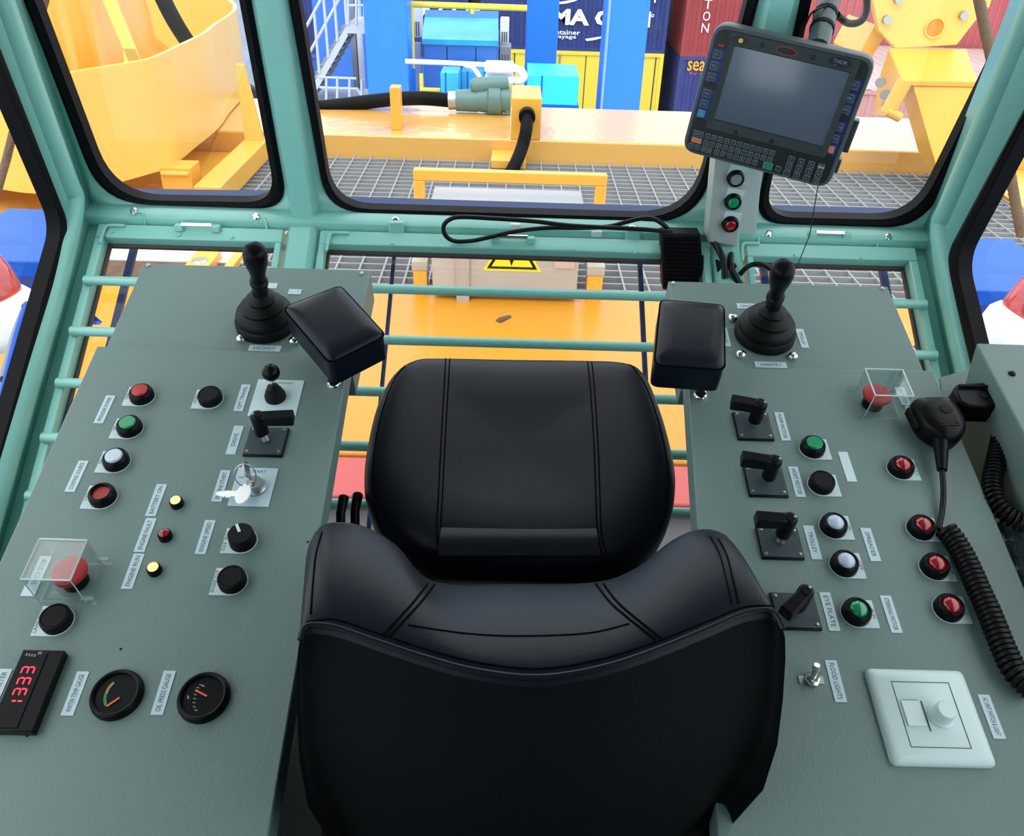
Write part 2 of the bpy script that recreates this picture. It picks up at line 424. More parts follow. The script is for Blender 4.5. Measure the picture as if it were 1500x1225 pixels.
# hooks, screws and latches on the rail
def rail_hook(x, y, dirx=1):
    p = hit(x, y, V((0, 1.466, .70)), V((0, -1, .3)).normalized())
    s = MB(); n = V((0, -.75, .66)).normalized()
    M = frame(p + n * .001, V((1, 0, 0)), n.cross(V((1, 0, 0))), n)
    s.lathe([(0, .008), (.004, .008), (.0065, .006), (.007, 0), (.007, -.01)], M, CHROME, 14); obj('screw', s, RAIL, label='chrome screw')
    t = MB(); q = p + V((.010 * dirx, 0, -.002))
    t.tube(smooth([p + V((0, 0, -.001)), q + V((.006 * dirx, -.004, .002)), q + V((.010 * dirx, -.012, -.012)), q + V((.009 * dirx, -.008, -.026)), q + V((.018 * dirx, .004, -.036))], 5), .0026, MINT, 8)
    obj('hook', t, RAIL)
for x, y, d in ((198, 311, 1), (376, 319, 1), (1125, 344, -1), (1299, 349, -1)): rail_hook(x, y, d)
def rail_clip(x, y):
    p = hit(x, y, V((0, 1.466, .70)), V((0, -1, .3)).normalized()); n = V((0, -.75, .66)).normalized()
    s = MB(); M = frame(p + n * .003, V((1, 0, 0)), n.cross(V((1, 0, 0))), n)
    s.lathe([(0, .006), (.005, .006), (.0075, .004), (.0075, -.01)], M, CHROME, 8); obj('screw', s, RAIL, label='chrome screw')
    b = MB(); b.box(Matrix.Translation((p.x + .002, 1.458, .696)), (.028, .012, .040), MINT); obj('clip_plate', b, RAIL, bevel=.003)
rail_clip(580, 325); rail_clip(925, 337)
def latch(x, y, w, win):
    p = onS(x, y, .022); b = MB()
    b.cyl(p + V((-w / 2, 0, .004)), p + V((w / 2, 0, .004)), .0042, CHROME, 12); obj('latch_rod', b, win, label='polished chrome latch rod')
    for s in (-1, 1):
        c = MB(); c.box(Matrix.Translation(p + V((s * (w / 2 + .006), .002, -.002))), (.016, .014, .012), MINT); obj('latch_bracket', c, win, bevel=.002)
latch(289, 333, .055, W6); latch(752, 350, .052, W7); latch(1215, 344, .052, W8)
for x, y, wn in ((165, 340, W6), (262, 345, W6), (340, 348, W6), (575, 357, W7), (662, 361, W7), (750, 363, W7), (838, 366, W7), (930, 370, W7), (1165, 374, W8), (1262, 378, W8)):
    s = MB(); M = frame(onS(x, y, .016), V((1, 0, 0)), DS, NS); s.lathe([(0, .003), (.003, .0025), (.004, 0)], M, MINT, 10); obj('rivet', s, wn)
# corner guide brackets on the lower frames
for x, y, sg, wn in ((155, 334, 1, W6), (483, 345, 1, W7), (1086, 360, 1, W8)):
    p = onS(x, y, .018); t = MB()
    t.tube(smooth([p + V((.034, .004, .004)), p + V((.006, .003, .004)), p + V((0, -.006, 0)), p + V((-.002, -.030, -.018))], 5), .003, MINT, 8); obj('bracket', t, wn)
# white wire clips stuck to the rail
for x, y in ((755, 332), (874, 342)):
    p = hit(x, y, V((0, 1.466, .71)), V((0, -1, .4)).normalized()); b = MB(); b.box(Matrix.Translation(p), (.020, .012, .012), WPLASTIC); obj('cable_clip', b, RAIL, bevel=.002, label='white cable clip')
# exterior guard rods painted dark blue, in front of the sloping glass
RODM = mat('blue_rod', (.02, .035, .16), .4)
gd = root('window_guard', Sp(0, 1.2, -.1), label='dark blue guard rods outside the sloping lower panes', cat='guard')
for x, y, w in ((194, 372, .0065), (577, 380, .0035), (938, 400, .0045), (1118, 392, .007), (1291, 385, .007)):
    X = onS(x, y, -.07).x; t = MB()
    t.hexa([Sp(X - w, .92, -.075), Sp(X + w, .92, -.075), Sp(X + w, 1.475, -.075), Sp(X - w, 1.475, -.075)], [Sp(X - w, .92, -.067), Sp(X + w, .92, -.067), Sp(X + w, 1.475, -.067), Sp(X - w, 1.475, -.067)], RODM)
    obj('rod', t, gd)
t = MB(); t.cyl(Sp(-.78, 1.475, -.071), Sp(.78, 1.475, -.071), .006, RODM, 12); obj('cross_bar', t, gd)
t = MB(); t.cyl(Sp(-.78, .92, -.071), Sp(.78, .92, -.071), .01, RODM, 12); obj('cross_bar', t, gd)
# ================================================================== CONSOLES
def tx(x, t, h=0.0): return PW(x, t, h)
LF = (E2, -E1); RF = (-E2, E1)
def extend(a, b, t):     # panel-frame line a->b evaluated at t
    k = (t - a[1]) / (b[1] - a[1]); return (a[0] + (b[0] - a[0]) * k, t)
WH = -.016
lo_t, li_t = pan(142, 507), pan(512, 519)
lo_b, li_b = extend(lo_t, pan(0, 822), .12), extend(li_t, pan(410, 1125), .12)
ri_t, ro_t = pan(1006, 538), pan(1367, 543)
ro_b = extend(ro_t, pan(1473, 796), .12); ri_b = (-li_b[0], .12)
def console(name, label, quad, wq, sgn, floor_x):
    c = root(name, PW((quad[0][0] + quad[1][0]) / 2, .45, -.05), label, 'console')
    b = MB(); b.hexa([PW(x, t, -.034) for x, t in quad], [PW(x, t, 0) for x, t in quad], PANEL)
    obj('main_panel', b, c, bevel=.0016)
    b = MB(); b.hexa([PW(x, t, -.075) for x, t in wq], [PW(x, t, WH) for x, t in wq], PANEL)
    obj('front_panel', b, c, bevel=.0012)
    b = MB(); z = FLOORZ
    xa, xb = floor_x
    p = [PW(xa, .16, -.034), PW(xb, .16, -.034), PW(xb, .80, -.034), PW(xa, .80, -.034)]
    b.hexa([V((q.x, min(q.y, .865), z)) for q in p], p, PANEL); obj('pedestal', b, c)
    return c
def wq(p4):
    return [pan(x, y, WH) for x, y in p4]
wl = wq([(154, 512), (525, 522), (543, 396), (211, 386)])
k = li_t[1] - .004
wl[0] = extend(wl[0], wl[3], k); wl[1] = (wl[2][0], k)
wr = wq([(990, 540), (1353, 544), (1300, 420), (979, 412)])
kr = ro_t[1] - .004
wr[0] = (wr[3][0], kr); wr[1] = extend(wr[1], wr[2], kr)
LC = console('control_console', 'grey green console left of the seat with key switch, gauges and red digit display', [lo_b, li_b, li_t, lo_t], wl, -1, (-.50, -.30))
RC = console('control_console', 'grey green console right of the seat with four lever switches and white dimmer plate', [ri_b, ro_b, ro_t, ri_t], wr, 1, (.30, .50))

def strip(c, cx, cy, y0, y1, text, F, w=.0112, h=0.0, m=None, tl=.86):
    x, t = pan(cx, cy, h); L = abs(pan(cx, y0, h)[1] - pan(cx, y1, h)[1])
    M = frame(PW(x, t, h), *F); b = MB()
    b.box(M, (L, w, .0008), m or SILVERP, (0, 0, .0004))
    if text:
        b.text(text, M @ Matrix.Translation((0, 0, .0010)), TEXT, length=min(L * tl, len(text) * w * .34), size=w * .42)
    return obj('label_strip', b, c)
for a in ((153.5, 600, 580, 621, 'SPREADER POWER'), (112.6, 698, 675, 721, 'CONTROL SOURCE'), (229, 733, 710, 757, 'BATTERY ON'), (213, 784, 759, 809, 'ENGINE FAULT'),
          (195, 837, 811, 863, 'ENGINE RUN'), (324, 712, 689, 735, 'ENGINE START'), (301, 787, 762, 812, 'ENGINE SPEED'), (355, 583, 564, 603, 'OPT TRAVEL'),
          (344, 645, 624, 666, 'DRIVE'), (110.5, 1016, 984, 1049, 'WATER TEMP GAUGE'), (239.6, 1015, 983, 1048, 'OIL PRESS GAUGE'), (-4, 1012, 981, 1046, 'HOUR METER')):
    strip(LC, *a, LF)
for a in ((1146, 625, 604, 645, 'PUMP MOTOR'), (1167, 706, 684, 728, 'HOIST MOTOR'), (1241, 684, 662, 705, ''), (1190, 795, 771, 820, 'TROLLEY'), (1275, 798, 774, 822, 'SPREADER'),
          (1215, 896, 868, 924, 'EYE PLATE'), (1305, 900, 873, 927, 'STEERING MOTOR'), (1224, 998, 967, 1028, 'FLOOD LIGHTS'), (1452, 1050, 1018, 1082, 'AC UNIT SWITCH & LIGHT')):
    strip(RC, *a, RF, m=SILVERP if a[4] else WHITEP)
def wstrip(c, cx, cy, L, text, r, u, w=.011):
    x, t = pan(cx, cy, WH); M = frame(PW(x, t, WH), r, u); b = MB(); b.box(M, (L, w, .0008), SILVERP, (0, 0, .0004))
    if text: b.text(text, M @ Matrix.Translation((0, 0, .001)), TEXT, length=L * .7, size=w * .45)
    obj('label_strip', b, c)
wstrip(LC, 388, 511, .042, 'HOIST', E1, E2); wstrip(LC, 432, 428, .018, '', E1, E2); wstrip(LC, 398, 419, .016, '', E1, E2)
wstrip(RC, 1129, 535, .042, 'GANTRY', E1, E2); wstrip(RC, 1175, 496, .037, 'TROLLEY', -E2, E1, .0105); wstrip(RC, 1062, 494, .037, 'TROLLEY', -E2, E1, .0105); wstrip(RC, 1095, 449, .030, 'GANTRY', E1, E2)

# push buttons --------------------------------------------------------------
def button(c, cx, cy, F, m, style, text='', label=None, plate=True, r=.0138):
    x, t = pan(cx, cy, .011); M = frame(PW(x, t, 0), *F); b = MB()
    if style == 'cap':       # black flush or mushroom push button
        b.lathe([(0, .0115), (r * .80, .0115), (r * .84, .0105), (r * .86, .0120), (r * .97, .0110), (r * 1.03, .0085), (r * 1.03, 0)], M, BLACKM, 30)
    elif style == 'knob':
        b.lathe([(0, .0165), (r * .88, .0165), (r * .95, .0150), (r, .004), (r * 1.02, .003), (r * 1.02, 0)], M, BLACKM, 30)
    else:
        b.lathe([(r * .66, .008), (r * .70, .0115), (r * .80, .0125), (r * .94, .0110), (r * 1.04, .006), (r * 1.06, 0)], M, BLACK, 32)
    o = obj({'cap': 'push_button', 'knob': 'selector_knob'}.get(style, 'push_button'), b, c, label=label)
    b = MB(); q = r * .70
    if style == 'flat': b.lathe([(0, .0085), (q, .0085), (q, .004)], M, m, 26); obj('lens', b, o)
    elif style == 'tall': b.lathe([(0, .0145), (q * .86, .0145), (q * .97, .0135), (q, .012), (q, .005)], M, m, 26); obj('lens', b, o)
    elif style == 'dome': b.lathe([(0, .0160), (q * .35, .0157), (q * .7, .0145), (q * .92, .0120), (q, .009), (q, .005)], M, m, 26); obj('lens', b, o)
    elif style == 'knob':
        b.box(M @ Matrix.Rotation(m, 4, 'Z'), (.0030, .0105, .0008), WPLASTIC, (0, r * .48, .0168)); obj('pointer_mark', b, o, label='white pointer mark')
    if plate:
        b = MB(); rr_ = r * 1.10
        b.prism([(rr_ * math.cos(a_), rr_ * math.sin(a_)) for a_ in [-math.pi * k_ / 14 for k_ in range(15)]][::-1] + [(rr_, .0205), (-rr_, .0205)], 0, .001, M, WHITEP)
        if text: b.text(text, M @ Matrix.Translation((0, .0182, .0012)), TEXT, length=min(.025, len(text) * .0034), size=.0034)
        obj('legend_plate', b, o, label='pale metal legend plate')
    return o
button(LC, 205, 573, LF, REDL, 'tall', 'OFF', 'red push button at the top of the left column')
button(LC, 187, 620, LF, GREENL, 'tall', 'ON', 'green push button below the red one')
button(LC, 167, 669, LF, WHITEL, 'tall', 'ON', 'white push button below the green one')
button(LC, 147, 721, LF, REDF, 'flat', 'OFF', 'flush red push button below the white one')
button(LC, 306, 577, LF, None, 'cap', 'HORN', 'black push button beside the small ball lever')
button(LC, 353, 785, LF, R(-60), 'knob', 'IDLE  FULL', 'black selector knob with white pointer')
button(LC, 338, 845, LF, None, 'cap', 'ENGINE STOP', 'black push button below the selector knob')
button(LC, 79, 903, LF, None, 'cap', 'LAMP TEST', 'black push button below the covered stop button', r=.0142)
button(RC, 1193, 650, RF, GREENL, 'tall', '', 'green push button at the top of the middle row')
button(RC, 1206, 703, RF, None, 'cap', '', 'black push button below the green one')
button(RC, 1224, 765, RF, WHITEG, 'dome', 'ON', 'upper white lit button')
button(RC, 1240, 821, RF, WHITEG, 'dome', 'OFF', 'lower white lit button')
button(RC, 1258, 892, RF, GREENG, 'dome', 'RUN', 'green domed button at the foot of the middle row')
for x, y, tt, l in ((1323, 680, 'FAULT', 'topmost red domed button'), (1353, 768, 'FAULT', 'second red domed button beside the microphone cord'), (1373, 825, 'TRIP', 'third red domed button'), (1394, 886, 'STOP', 'lowest red domed button')):
    button(RC, x, y, RF, REDG, 'dome', tt, l)
# small pilot lamps
for x, y, mm, l in ((257, 733, AMBER, 'upper lit amber pilot lamp'), (240, 781, REDIND, 'unlit red pilot lamp'), (224, 831, AMBER, 'lower lit amber pilot lamp')):
    px_, t = pan(x, y, .008); M = frame(PW(px_, t, 0), *LF); b = MB()
    b.lathe([(.0052, .008), (.0062, .0082), (.0070, .0065), (.0073, 0)], M, BLACK, 22); o = obj('pilot_lamp', b, LC, label=l)
    b = MB(); b.lathe([(0, .0108), (.0034, .0104), (.0053, .0090), (.0055, .004)], M, mm, 20); obj('lens', b, o)

# emergency stops under clear covers ---------------------------------------
def estop(c, cx, cy, F, top, H, label, plates):
    x, t = pan(cx, cy, .026); M = frame(PW(x, t, 0), *F); b = MB()
    b.lathe([(.0, .002), (.0125, .002), (.0125, .014), (.0142, .016), (.0142, .018), (0, .018)], M, BLACK, 26); o = obj('emergency_stop_button', b, c, label=label)
    b = MB(); b.lathe([(.013, .018), (.0166, .0185), (.0172, .021), (.0166, .0235), (.0145, .0246), (0, .025)], M, REDF, 34); obj('mushroom_head', b, o, label='red mushroom head')
    p = [pan(u, v, H) for u, v in top]
    x0 = (p[0][0] + p[3][0]) / 2; x1 = (p[1][0] + p[2][0]) / 2; t1 = (p[0][1] + p[1][1]) / 2; t0 = (p[2][1] + p[3][1]) / 2
    b = MB(); th = .0018
    def slab(xa, xb, ta, tb, ha, hb): b.hexa([PW(xa, ta, ha), PW(xb, ta, ha), PW(xb, tb, ha), PW(xa, tb, ha)], [PW(xa, ta, hb), PW(xb, ta, hb), PW(xb, tb, hb), PW(xa, tb, hb)], CLEAR)
    slab(x0, x1, t0, t1, H - th, H); slab(x0, x1, t0, t0 + th, .001, H - th); slab(x0, x1, t1 - th, t1, .001, H - th)
    s = -1 if F is LF else 1
    xs = x0 if s < 0 else x1 - th
    slab(xs, xs + th, t0 + th, t1 - th, .001, H - th)
    ed = mat('acrylic_edge', (.45, .58, .58), .12, coat=1.0)
    cs = [(x0, t0), (x1, t0), (x1, t1), (x0, t1)]
    for i in range(4):
        a, q = cs[i], cs[(i + 1) % 4]
        b.tube([PW(*a, H), PW(*q, H)], .0009, ed, 6)
    for a in (cs[0], cs[1], cs[2]): b.tube([PW(*a, .001), PW(*a, H)], .0006, ed, 6)
    # hinge lugs
    for a in ((x1 if s < 0 else x0, t0), (x1 if s < 0 else x0, t1)): b.box(frame(PW(a[0] - s * .004, a[1], .006), E1, E2), (.012, .004, .009), CLEAR)
    obj('clear_cover', b, o, label='clear acrylic flip cover')
    for (u, v, L, w, tt) in plates:
        px_, pt = pan(u, v, 0); Mp = frame(PW(px_, pt, 0), *F); q = MB(); q.box(Mp, (L, w, .0009), SILVERP, (0, 0, .0005))
        if tt: q.text(tt, Mp @ Matrix.Translation((0, 0, .0011)), TEXT, length=L * .8, size=w * .42)
        obj('legend_plate', q, o)
estop(LC, 99, 834, LF, [(58, 788), (126, 793), (103, 852), (32, 847)], .045, 'red emergency stop under a clear cover', [(58, 838, .036, .012, 'EMCY STOP'), (44, 866, .012, .014, '')])
estop(RC, 1287, 574, RF, [(1269, 541), (1320, 541), (1340, 580), (1281, 580)], .042, 'red emergency stop under a clear cover', [(1322, 581, .030, .012, 'EMCY STOP'), (1334, 600, .010, .012, '')])

# rotary lever switches ------------------------------------------------------
def camswitch(c, quad, hub, tip, F, label):
    q = [pan(u, v, .005) for u, v in quad]
    x0 = (q[0][0] + q[3][0]) / 2; x1 = (q[1][0] + q[2][0]) / 2; t1 = (q[0][1] + q[1][1]) / 2; t0 = (q[2][1] + q[3][1]) / 2
    cx, ct = (x0 + x1) / 2, (t0 + t1) / 2; M = frame(PW(cx, ct, 0), E1, E2); b = MB()
    b.box(M, (x1 - x0, t1 - t0, .003), BLACK, (0, 0, .0015)); b.box(M, (x1 - x0 - .003, t1 - t0 - .003, .0025), SLATE, (0, 0, .0038))
    tm = mat('plate_mark', (.012, .016, .02), .5)
    s = 1 if F is RF else -1
    b.text('0', frame(PW(cx + s * .014, ct + .009, .0053), *F), tm, size=.0045); b.text('1', frame(PW(cx + s * .014, ct - .010, .0053), *F), tm, size=.0045)
    o = obj('rotary_switch', b, c, bevel=.001, label=label)
    for a in (-1, 1):
        for d in (-1, 1):
            s_ = MB(); s_.lathe([(0, .0062), (.0016, .0060), (.002, .005)], frame(PW(cx + a * ((x1 - x0) / 2 - .005), ct + d * ((t1 - t0) / 2 - .005), 0), E1, E2), STEEL, 8); obj('screw', s_, o)
    hb = PW(cx, ct, .0)
    hx, ht = pan(*hub, .040); ex, et = pan(*tip, .038)
    sh = MB(); sh.cyl(PW(cx, ct, .005), PW(hx, ht, .018), .0048, STEEL, 14); obj('shaft', sh, o, label='steel shaft')
    d = (V((ex, et, 0)) - V((hx, ht, 0))); L = d.length; d.normalize()
    r_ = E1 * d.x + E2 * d.y; Mh = frame(PW(hx, ht, 0), r_, E3.cross(r_), E3)
    h = MB(); h.lathe([(0, .045), (.0055, .045), (.0078, .043), (.0082, .038), (.0078, .012), (.0070, .011), (0, .011)], Mh, BLACK, 22)
    h.hexa([Mh @ V(p) for p in ((0, -.0062, .030), (L, -.0072, .030), (L, .0072, .030), (0, .0062, .030))], [Mh @ V(p) for p in ((0, -.0058, .0440), (L, -.0068, .0440), (L, .0068, .0440), (0, .0058, .0440))], BLACK)
    obj('lever_handle', h, o, bevel=.0016)
    s_ = MB(); s_.lathe([(0, .0463), (.0015, .0460), (.0019, .0448)], Mh @ Matrix.Translation((-.004, 0, 0)), STEEL, 8); obj('screw', s_, o)
camswitch(LC, [(365, 623), (423, 626), (414, 667), (356, 666)], (377, 611), (430, 611), LF, 'lever switch pointing right below the small ball lever')
camswitch(RC, [(1074, 603), (1125, 602), (1136, 643), (1081, 643)], (1114, 593), (1071, 588), RF, 'topmost lever switch, pointing left')
camswitch(RC, [(1090, 682), (1147, 682), (1155, 726), (1097, 726)], (1135, 676), (1086, 671), RF, 'second lever switch, pointing left')
camswitch(RC, [(1107, 771), (1169, 771), (1180, 818), (1117, 817)], (1157, 761), (1107, 760), RF, 'third lever switch, pointing left')
camswitch(RC, [(1129, 866), (1195, 868), (1204, 922), (1137, 920)], (1180, 868), (1150, 899), RF, 'lowest lever switch, turned towards the operator')

# small ball lever -----------------------------------------------------------
q = [pan(u, v) for u, v in ((377, 557), (444, 558), (435, 611), (364, 611))]
b = MB(); x0, x1, t0, t1 = (q[0][0] + q[3][0]) / 2, (q[1][0] + q[2][0]) / 2, (q[2][1] + q[3][1]) / 2, (q[0][1] + q[1][1]) / 2
M = frame(PW((x0 + x1) / 2, (t0 + t1) / 2, 0), E1, E2)
b.box(M, (x1 - x0, t1 - t0, .0012), WHITEP, (0, 0, .0006)); b.text('FORWARD', M @ Matrix.Translation((.004, (t1 - t0) * .41, .0013)), TEXT, size=.0035)
o = obj('ball_lever', b, LC, label='small lever with black ball on a pale square plate')
bx, bt = pan(404, 583); tp = pan(397, 546, .052); Mb = frame(PW(bx, bt, 0), E1, E2)
b = MB(); b.lathe([(.0128, .001), (.0128, .006), (.0108, .010), (.0104, .013), (.008, .016), (.0072, .020), (.0045, .022), (0, .022)], Mb, BOOT, 24); obj('boot', b, o)
b = MB(); b.cyl(PW(bx, bt, .02), PW(*tp, .050), .0022, CHROME, 10); obj('stem', b, o)
b = MB(); Mt = frame(PW(*tp, .052), E1, E2); b.lathe([(0, -.0105)] + [(.0105 * math.sin(a), -.0105 * math.cos(a)) for a in [math.pi * i / 12 for i in range(1, 12)]] + [(0, .0105)], Mt, DARKG, 22); obj('ball_knob', b, o)
# mounting studs on the panel corners
for c, x, y in ((LC, 489, 563), (RC, 1026, 580)):
    u, t = pan(x, y); Mm = frame(PW(u, t, 0), E1, E2); b = MB()
    b.lathe([(0, .006), (.0055, .006), (.0058, .005)], Mm, BLACKM, 20); b.lathe([(.0058, .005), (.0075, .0045), (.0092, .002), (.0095, 0)], Mm, CHROME, 22)
    obj('mounting_stud', b, c, label='chrome ringed stud')

# ignition lock and keys -----------------------------------------------------
q = [pan(u, v) for u, v in ((348, 686), (407, 687), (394, 744), (335, 741))]
x0, x1, t0, t1 = (q[0][0] + q[3][0]) / 2, (q[1][0] + q[2][0]) / 2, (q[2][1] + q[3][1]) / 2, (q[0][1] + q[1][1]) / 2
M = frame(PW((x0 + x1) / 2, (t0 + t1) / 2, 0), E1, E2); b = MB()
b.box(M, (x1 - x0, t1 - t0, .0012), SILVERP, (0, 0, .0006)); b.text('START', M @ Matrix.Translation((.002, (t1 - t0) * .40, .0013)), TEXT, size=.004); b.text('OFF', M @ Matrix.Translation((-.016, .012, .0013)), TEXT, size=.003)
o = obj('key_switch', b, LC, label='chrome key switch on a pale square plate')
lx, lt = pan(374, 711, .006); Ml = frame(PW(lx, lt, 0), E1, E2); b = MB()
b.lathe([(.0120, 0), (.0120, .004), (.0100, .0065), (.0088, .010), (.0084, .0125), (0, .0125)], Ml, STEEL, 26); obj('lock_barrel', b, o)
def key(name, label, o3, r_, u_, mtl, bow_first=True):
    k = root(name, o3, label, 'key', 'keys in the ignition lock'); n = r_.cross(u_); Mk = frame(o3, r_, u_); b = MB()
    pts = [(.0135 * math.cos(a) * .62, .0135 * math.sin(a)) for a in [2 * math.pi * i / 20 for i in range(20)]]
    b.prism(pts, 0, .0022, Mk, mtl); obj('bow', b, k, bevel=.0005)
    b = MB(); bl = [(-.007, -.0035), (-.013, -.0035), (-.014, -.0048), (-.018, -.0048), (-.019, -.0030), (-.021, -.0044), (-.024, -.0030), (-.030, -.0012), (-.031, .001), (-.028, .003), (-.020, .0036), (-.018, .0044), (-.015, .0036), (-.007, .0036)]
    b.prism(bl, .0002, .0020, Mk, mtl); obj('blade', b, k)
    return k
KM = mat('key_sky_glare', (.97, .97, .97), .35, 0, spec=1.0, coat=1.0)  # near-white base puts the sky's glare on the metal into its colour
kx, kt = pan(356, 723, .012)
kr_ = (E1 * .98 - E2 * .03 + E3 * .10).normalized(); ku = (E2 - kr_ * E2.dot(kr_)).normalized()
K2 = key('key', 'silver key with painted sky glare dangling loose with its blade pointing left', PW(kx, kt, .010), kr_, ku, KM)
# the key in the lock stands up out of the barrel
k3 = (E3 * .80 - E1 * .30 + E2 * .30).normalized(); u3 = (E2 * .94 - E1 * .35 - k3 * (E2 * .94 - E1 * .35).dot(k3)).normalized()
K1 = key('key', 'dull steel key standing in the ignition lock', PW(lx, lt, .0125) + k3 * .017, k3, u3, STEEL)
rp = PW(lx, lt, .0125) + k3 * .024; rq = PW(kx, kt, .011) + ku * .010
mid = (rp + rq) / 2; dr = (rq - rp); rr = dr.length / 2; ax = dr.normalized(); bx_ = ax.cross(E3).normalized()
b = MB(); b.tube([mid + ax * rr * math.cos(a) + bx_ * rr * .9 * math.sin(a) for a in [2 * math.pi * i / 28 for i in range(29)]], .0007, STEEL, 6); obj('key_ring', b, K1)

# round gauges ---------------------------------------------------------------
def ribbon(b, pts, w, h, m):
    P = [V((x, t, 0)) for x, t in [pan(u, v, h) for u, v in pts]]; P = smooth(P, 6)
    a, c = [], []
    for i, p in enumerate(P):
        d = (P[min(i + 1, len(P) - 1)] - P[max(i - 1, 0)]).normalized(); n = V((-d.y, d.x, 0))
        a.append(PW(*(p + n * w / 2).xy, h)); c.append(PW(*(p - n * w / 2).xy, h))
    b.grid([a, c], m)
def gauge(cx, cy, label, marks, needle):
    x, t = pan(cx, cy, .008); M = frame(PW(x, t, 0), E1, E2); b = MB()
    b.lathe([(.0180, .0050), (.0188, .0070), (.0203, .0076), (.0222, .0064), (.0232, .0042), (.0237, .0015), (.0237, 0)], M, BLACK, 48)
    o = obj('gauge', b, LC, label=label)
    b = MB(); b.lathe([(0, .0045), (.0184, .0045)], M, mat('gauge_face', (.006, .008, .008), .4, spec=.12), 40)
    for pts, w, mm in marks: ribbon(b, pts, w, .0049, mm)
    obj('dial', b, o, flip=True)
    b = MB(); ribbon(b, needle, .0016, .0062, mat('needle_red', (.85, .12, .05), .4)); obj('needle', b, o, label='orange red needle')
og, gg, wm = mat('arc_amber', (.36, .20, .06), .5), mat('arc_green', (.03, .20, .05), .5), mat('dial_white', (.28, .30, .30), .5)
gauge(168, 1014, 'round temperature gauge beside the red digit display', [([(167, 1000), (160, 1007), (155.5, 1016)], .0024, og), ([(155.5, 1016), (153.5, 1024), (155, 1034)], .0024, gg)], [(175, 1022), (156, 1035)])
tk = [([(a, b_), (a + 4.2, b_ + 1.2)], .0008, wm) for a, b_ in ((292, 1003), (288, 1007), (284, 1017), (283, 1023), (282, 1029), (282.5, 1035), (285, 1040))]
tk += [([(296, 1004), (299, 1006)], .0012, wm), ([(275, 1019), (276, 1024)], .0012, wm)]
gauge(296, 1018, 'round oil pressure gauge nearer the seat', tk, [(303, 1020), (286, 1011)])

# digital meter --------------------------------------------------------------
q = [pan(u, v, .010) for u, v in ((29, 951), (92, 953), (51, 1073), (-14, 1071))]
x0, x1, t0, t1 = (q[0][0] + q[3][0]) / 2, (q[1][0] + q[2][0]) / 2, (q[2][1] + q[3][1]) / 2, (q[0][1] + q[1][1]) / 2
M = frame(PW((x0 + x1) / 2, (t0 + t1) / 2, 0), E1, E2); W_, H_ = x1 - x0, t1 - t0
b = MB(); b.box(M, (W_, H_, .010), BLACK, (0, 0, .005)); DM = obj('digital_meter', b, LC, bevel=.0012, label='black digital meter with glowing red digits')
b = MB(); b.box(M, (W_ * .58, H_ - .006, .0012), DARKG, (-W_ * .16, 0, .0104)); obj('display_window', b, DM)
SEG = {'1': 'bc', '3': 'abcdg'}
b = MB()
def seg7(ch, u, v):
    cx_, ct_ = pan(u, v, .0114); Mg = frame(PW(cx_, ct_, .0114), *LF) @ Matrix.Shear('XY', 4, (0.12, 0)) if False else frame(PW(cx_, ct_, .0114), *LF)
    w, h, th = .0060, .0108, .0014
    S = {'a': (0, h / 2, w, th), 'g': (0, 0, w, th), 'd': (0, -h / 2, w, th), 'b': (w / 2, h / 4, th, h / 2 - th), 'c': (w / 2, -h / 4, th, h / 2 - th)}
    for s_ in SEG[ch]:
        x_, y_, a_, c_ = S[s_]; b.box(Mg, (a_ * .92, c_ * .92, .0003), LED, (x_, y_, 0))
for ch, u, v in (('3', 41, 982), ('3', 35, 998), ('3', 29, 1014), ('1', 22.5, 1032)): seg7(ch, u, v)
obj('digits', b, DM, label='red seven segment digits')
b = MB(); mm = mat('meter_print', (.16, .17, .18), .5)
for i, (u, v) in enumerate(((39, 959), (43, 959.5), (47, 960), (51, 960.5), (57, 957), (60, 957))):
    cx_, ct_ = pan(u, v, .0112); b.box(frame(PW(cx_, ct_, .0112), *LF), (.0026, .0016, .0002), mm)
obj('printed_marks', b, DM)
# drilled holes left in the panel paint
for u, v in ((177, 951), (40, 1078), (451, 794)):
    a_, t_ = pan(u, v); b = MB(); b.lathe([(0, .0004), (.0012, .0004), (.0014, 0)], frame(PW(a_, t_, 0), E1, E2), BLACKM, 10); obj('hole_plug', b, LC)

# right console: toggle and dimmer plate --------------------------------------
x, t = pan(1188, 997); M = frame(PW(x, t, 0), E1, E2); b = MB()
b.box(M, (.0235, .0075, .0012), STEEL, (0, 0, .0006)); b.lathe([(.0075, .001), (.0075, .004), (.0055, .0045), (.0055, .008), (0, .008)], M, CHROME, 6); o = obj('toggle_switch', b, RC, label='chrome toggle switch')
b = MB(); dv = (E3 * .8 + E2 * .25).normalized(); p = PW(x, t, .008); b.tube([p, p + dv * .009, p + dv * .012, p + dv * .016], [.0022, .003, .004, .0028], CHROME, 12); obj('toggle_lever', b, o)
q = [pan(u, v, .006) for u, v in ((1271, 979), (1414, 981), (1457, 1121), (1306, 1121))]
x0, x1, t0, t1 = (q[0][0] + q[3][0]) / 2, (q[1][0] + q[2][0]) / 2, (q[2][1] + q[3][1]) / 2, (q[0][1] + q[1][1]) / 2
W_, H_ = x1 - x0, t1 - t0; M = frame(PW((x0 + x1) / 2, (t0 + t1) / 2, 0), E1, E2)
b = MB(); 
pl = lambda s_, z: [M @ p for p in rounded([V((-W_ / 2 + s_, -H_ / 2 + s_, z)), V((W_ / 2 - s_, -H_ / 2 + s_, z)), V((W_ / 2 - s_, H_ / 2 - s_, z)), V((-W_ / 2 + s_, H_ / 2 - s_, z))], .006, 5)]
vr = b.grid([pl(0, 0), pl(0, .004), pl(.002, .0062), pl(.006, .0082)], WPLASTIC, closed=True); b.face(vr[-1], WPLASTIC)
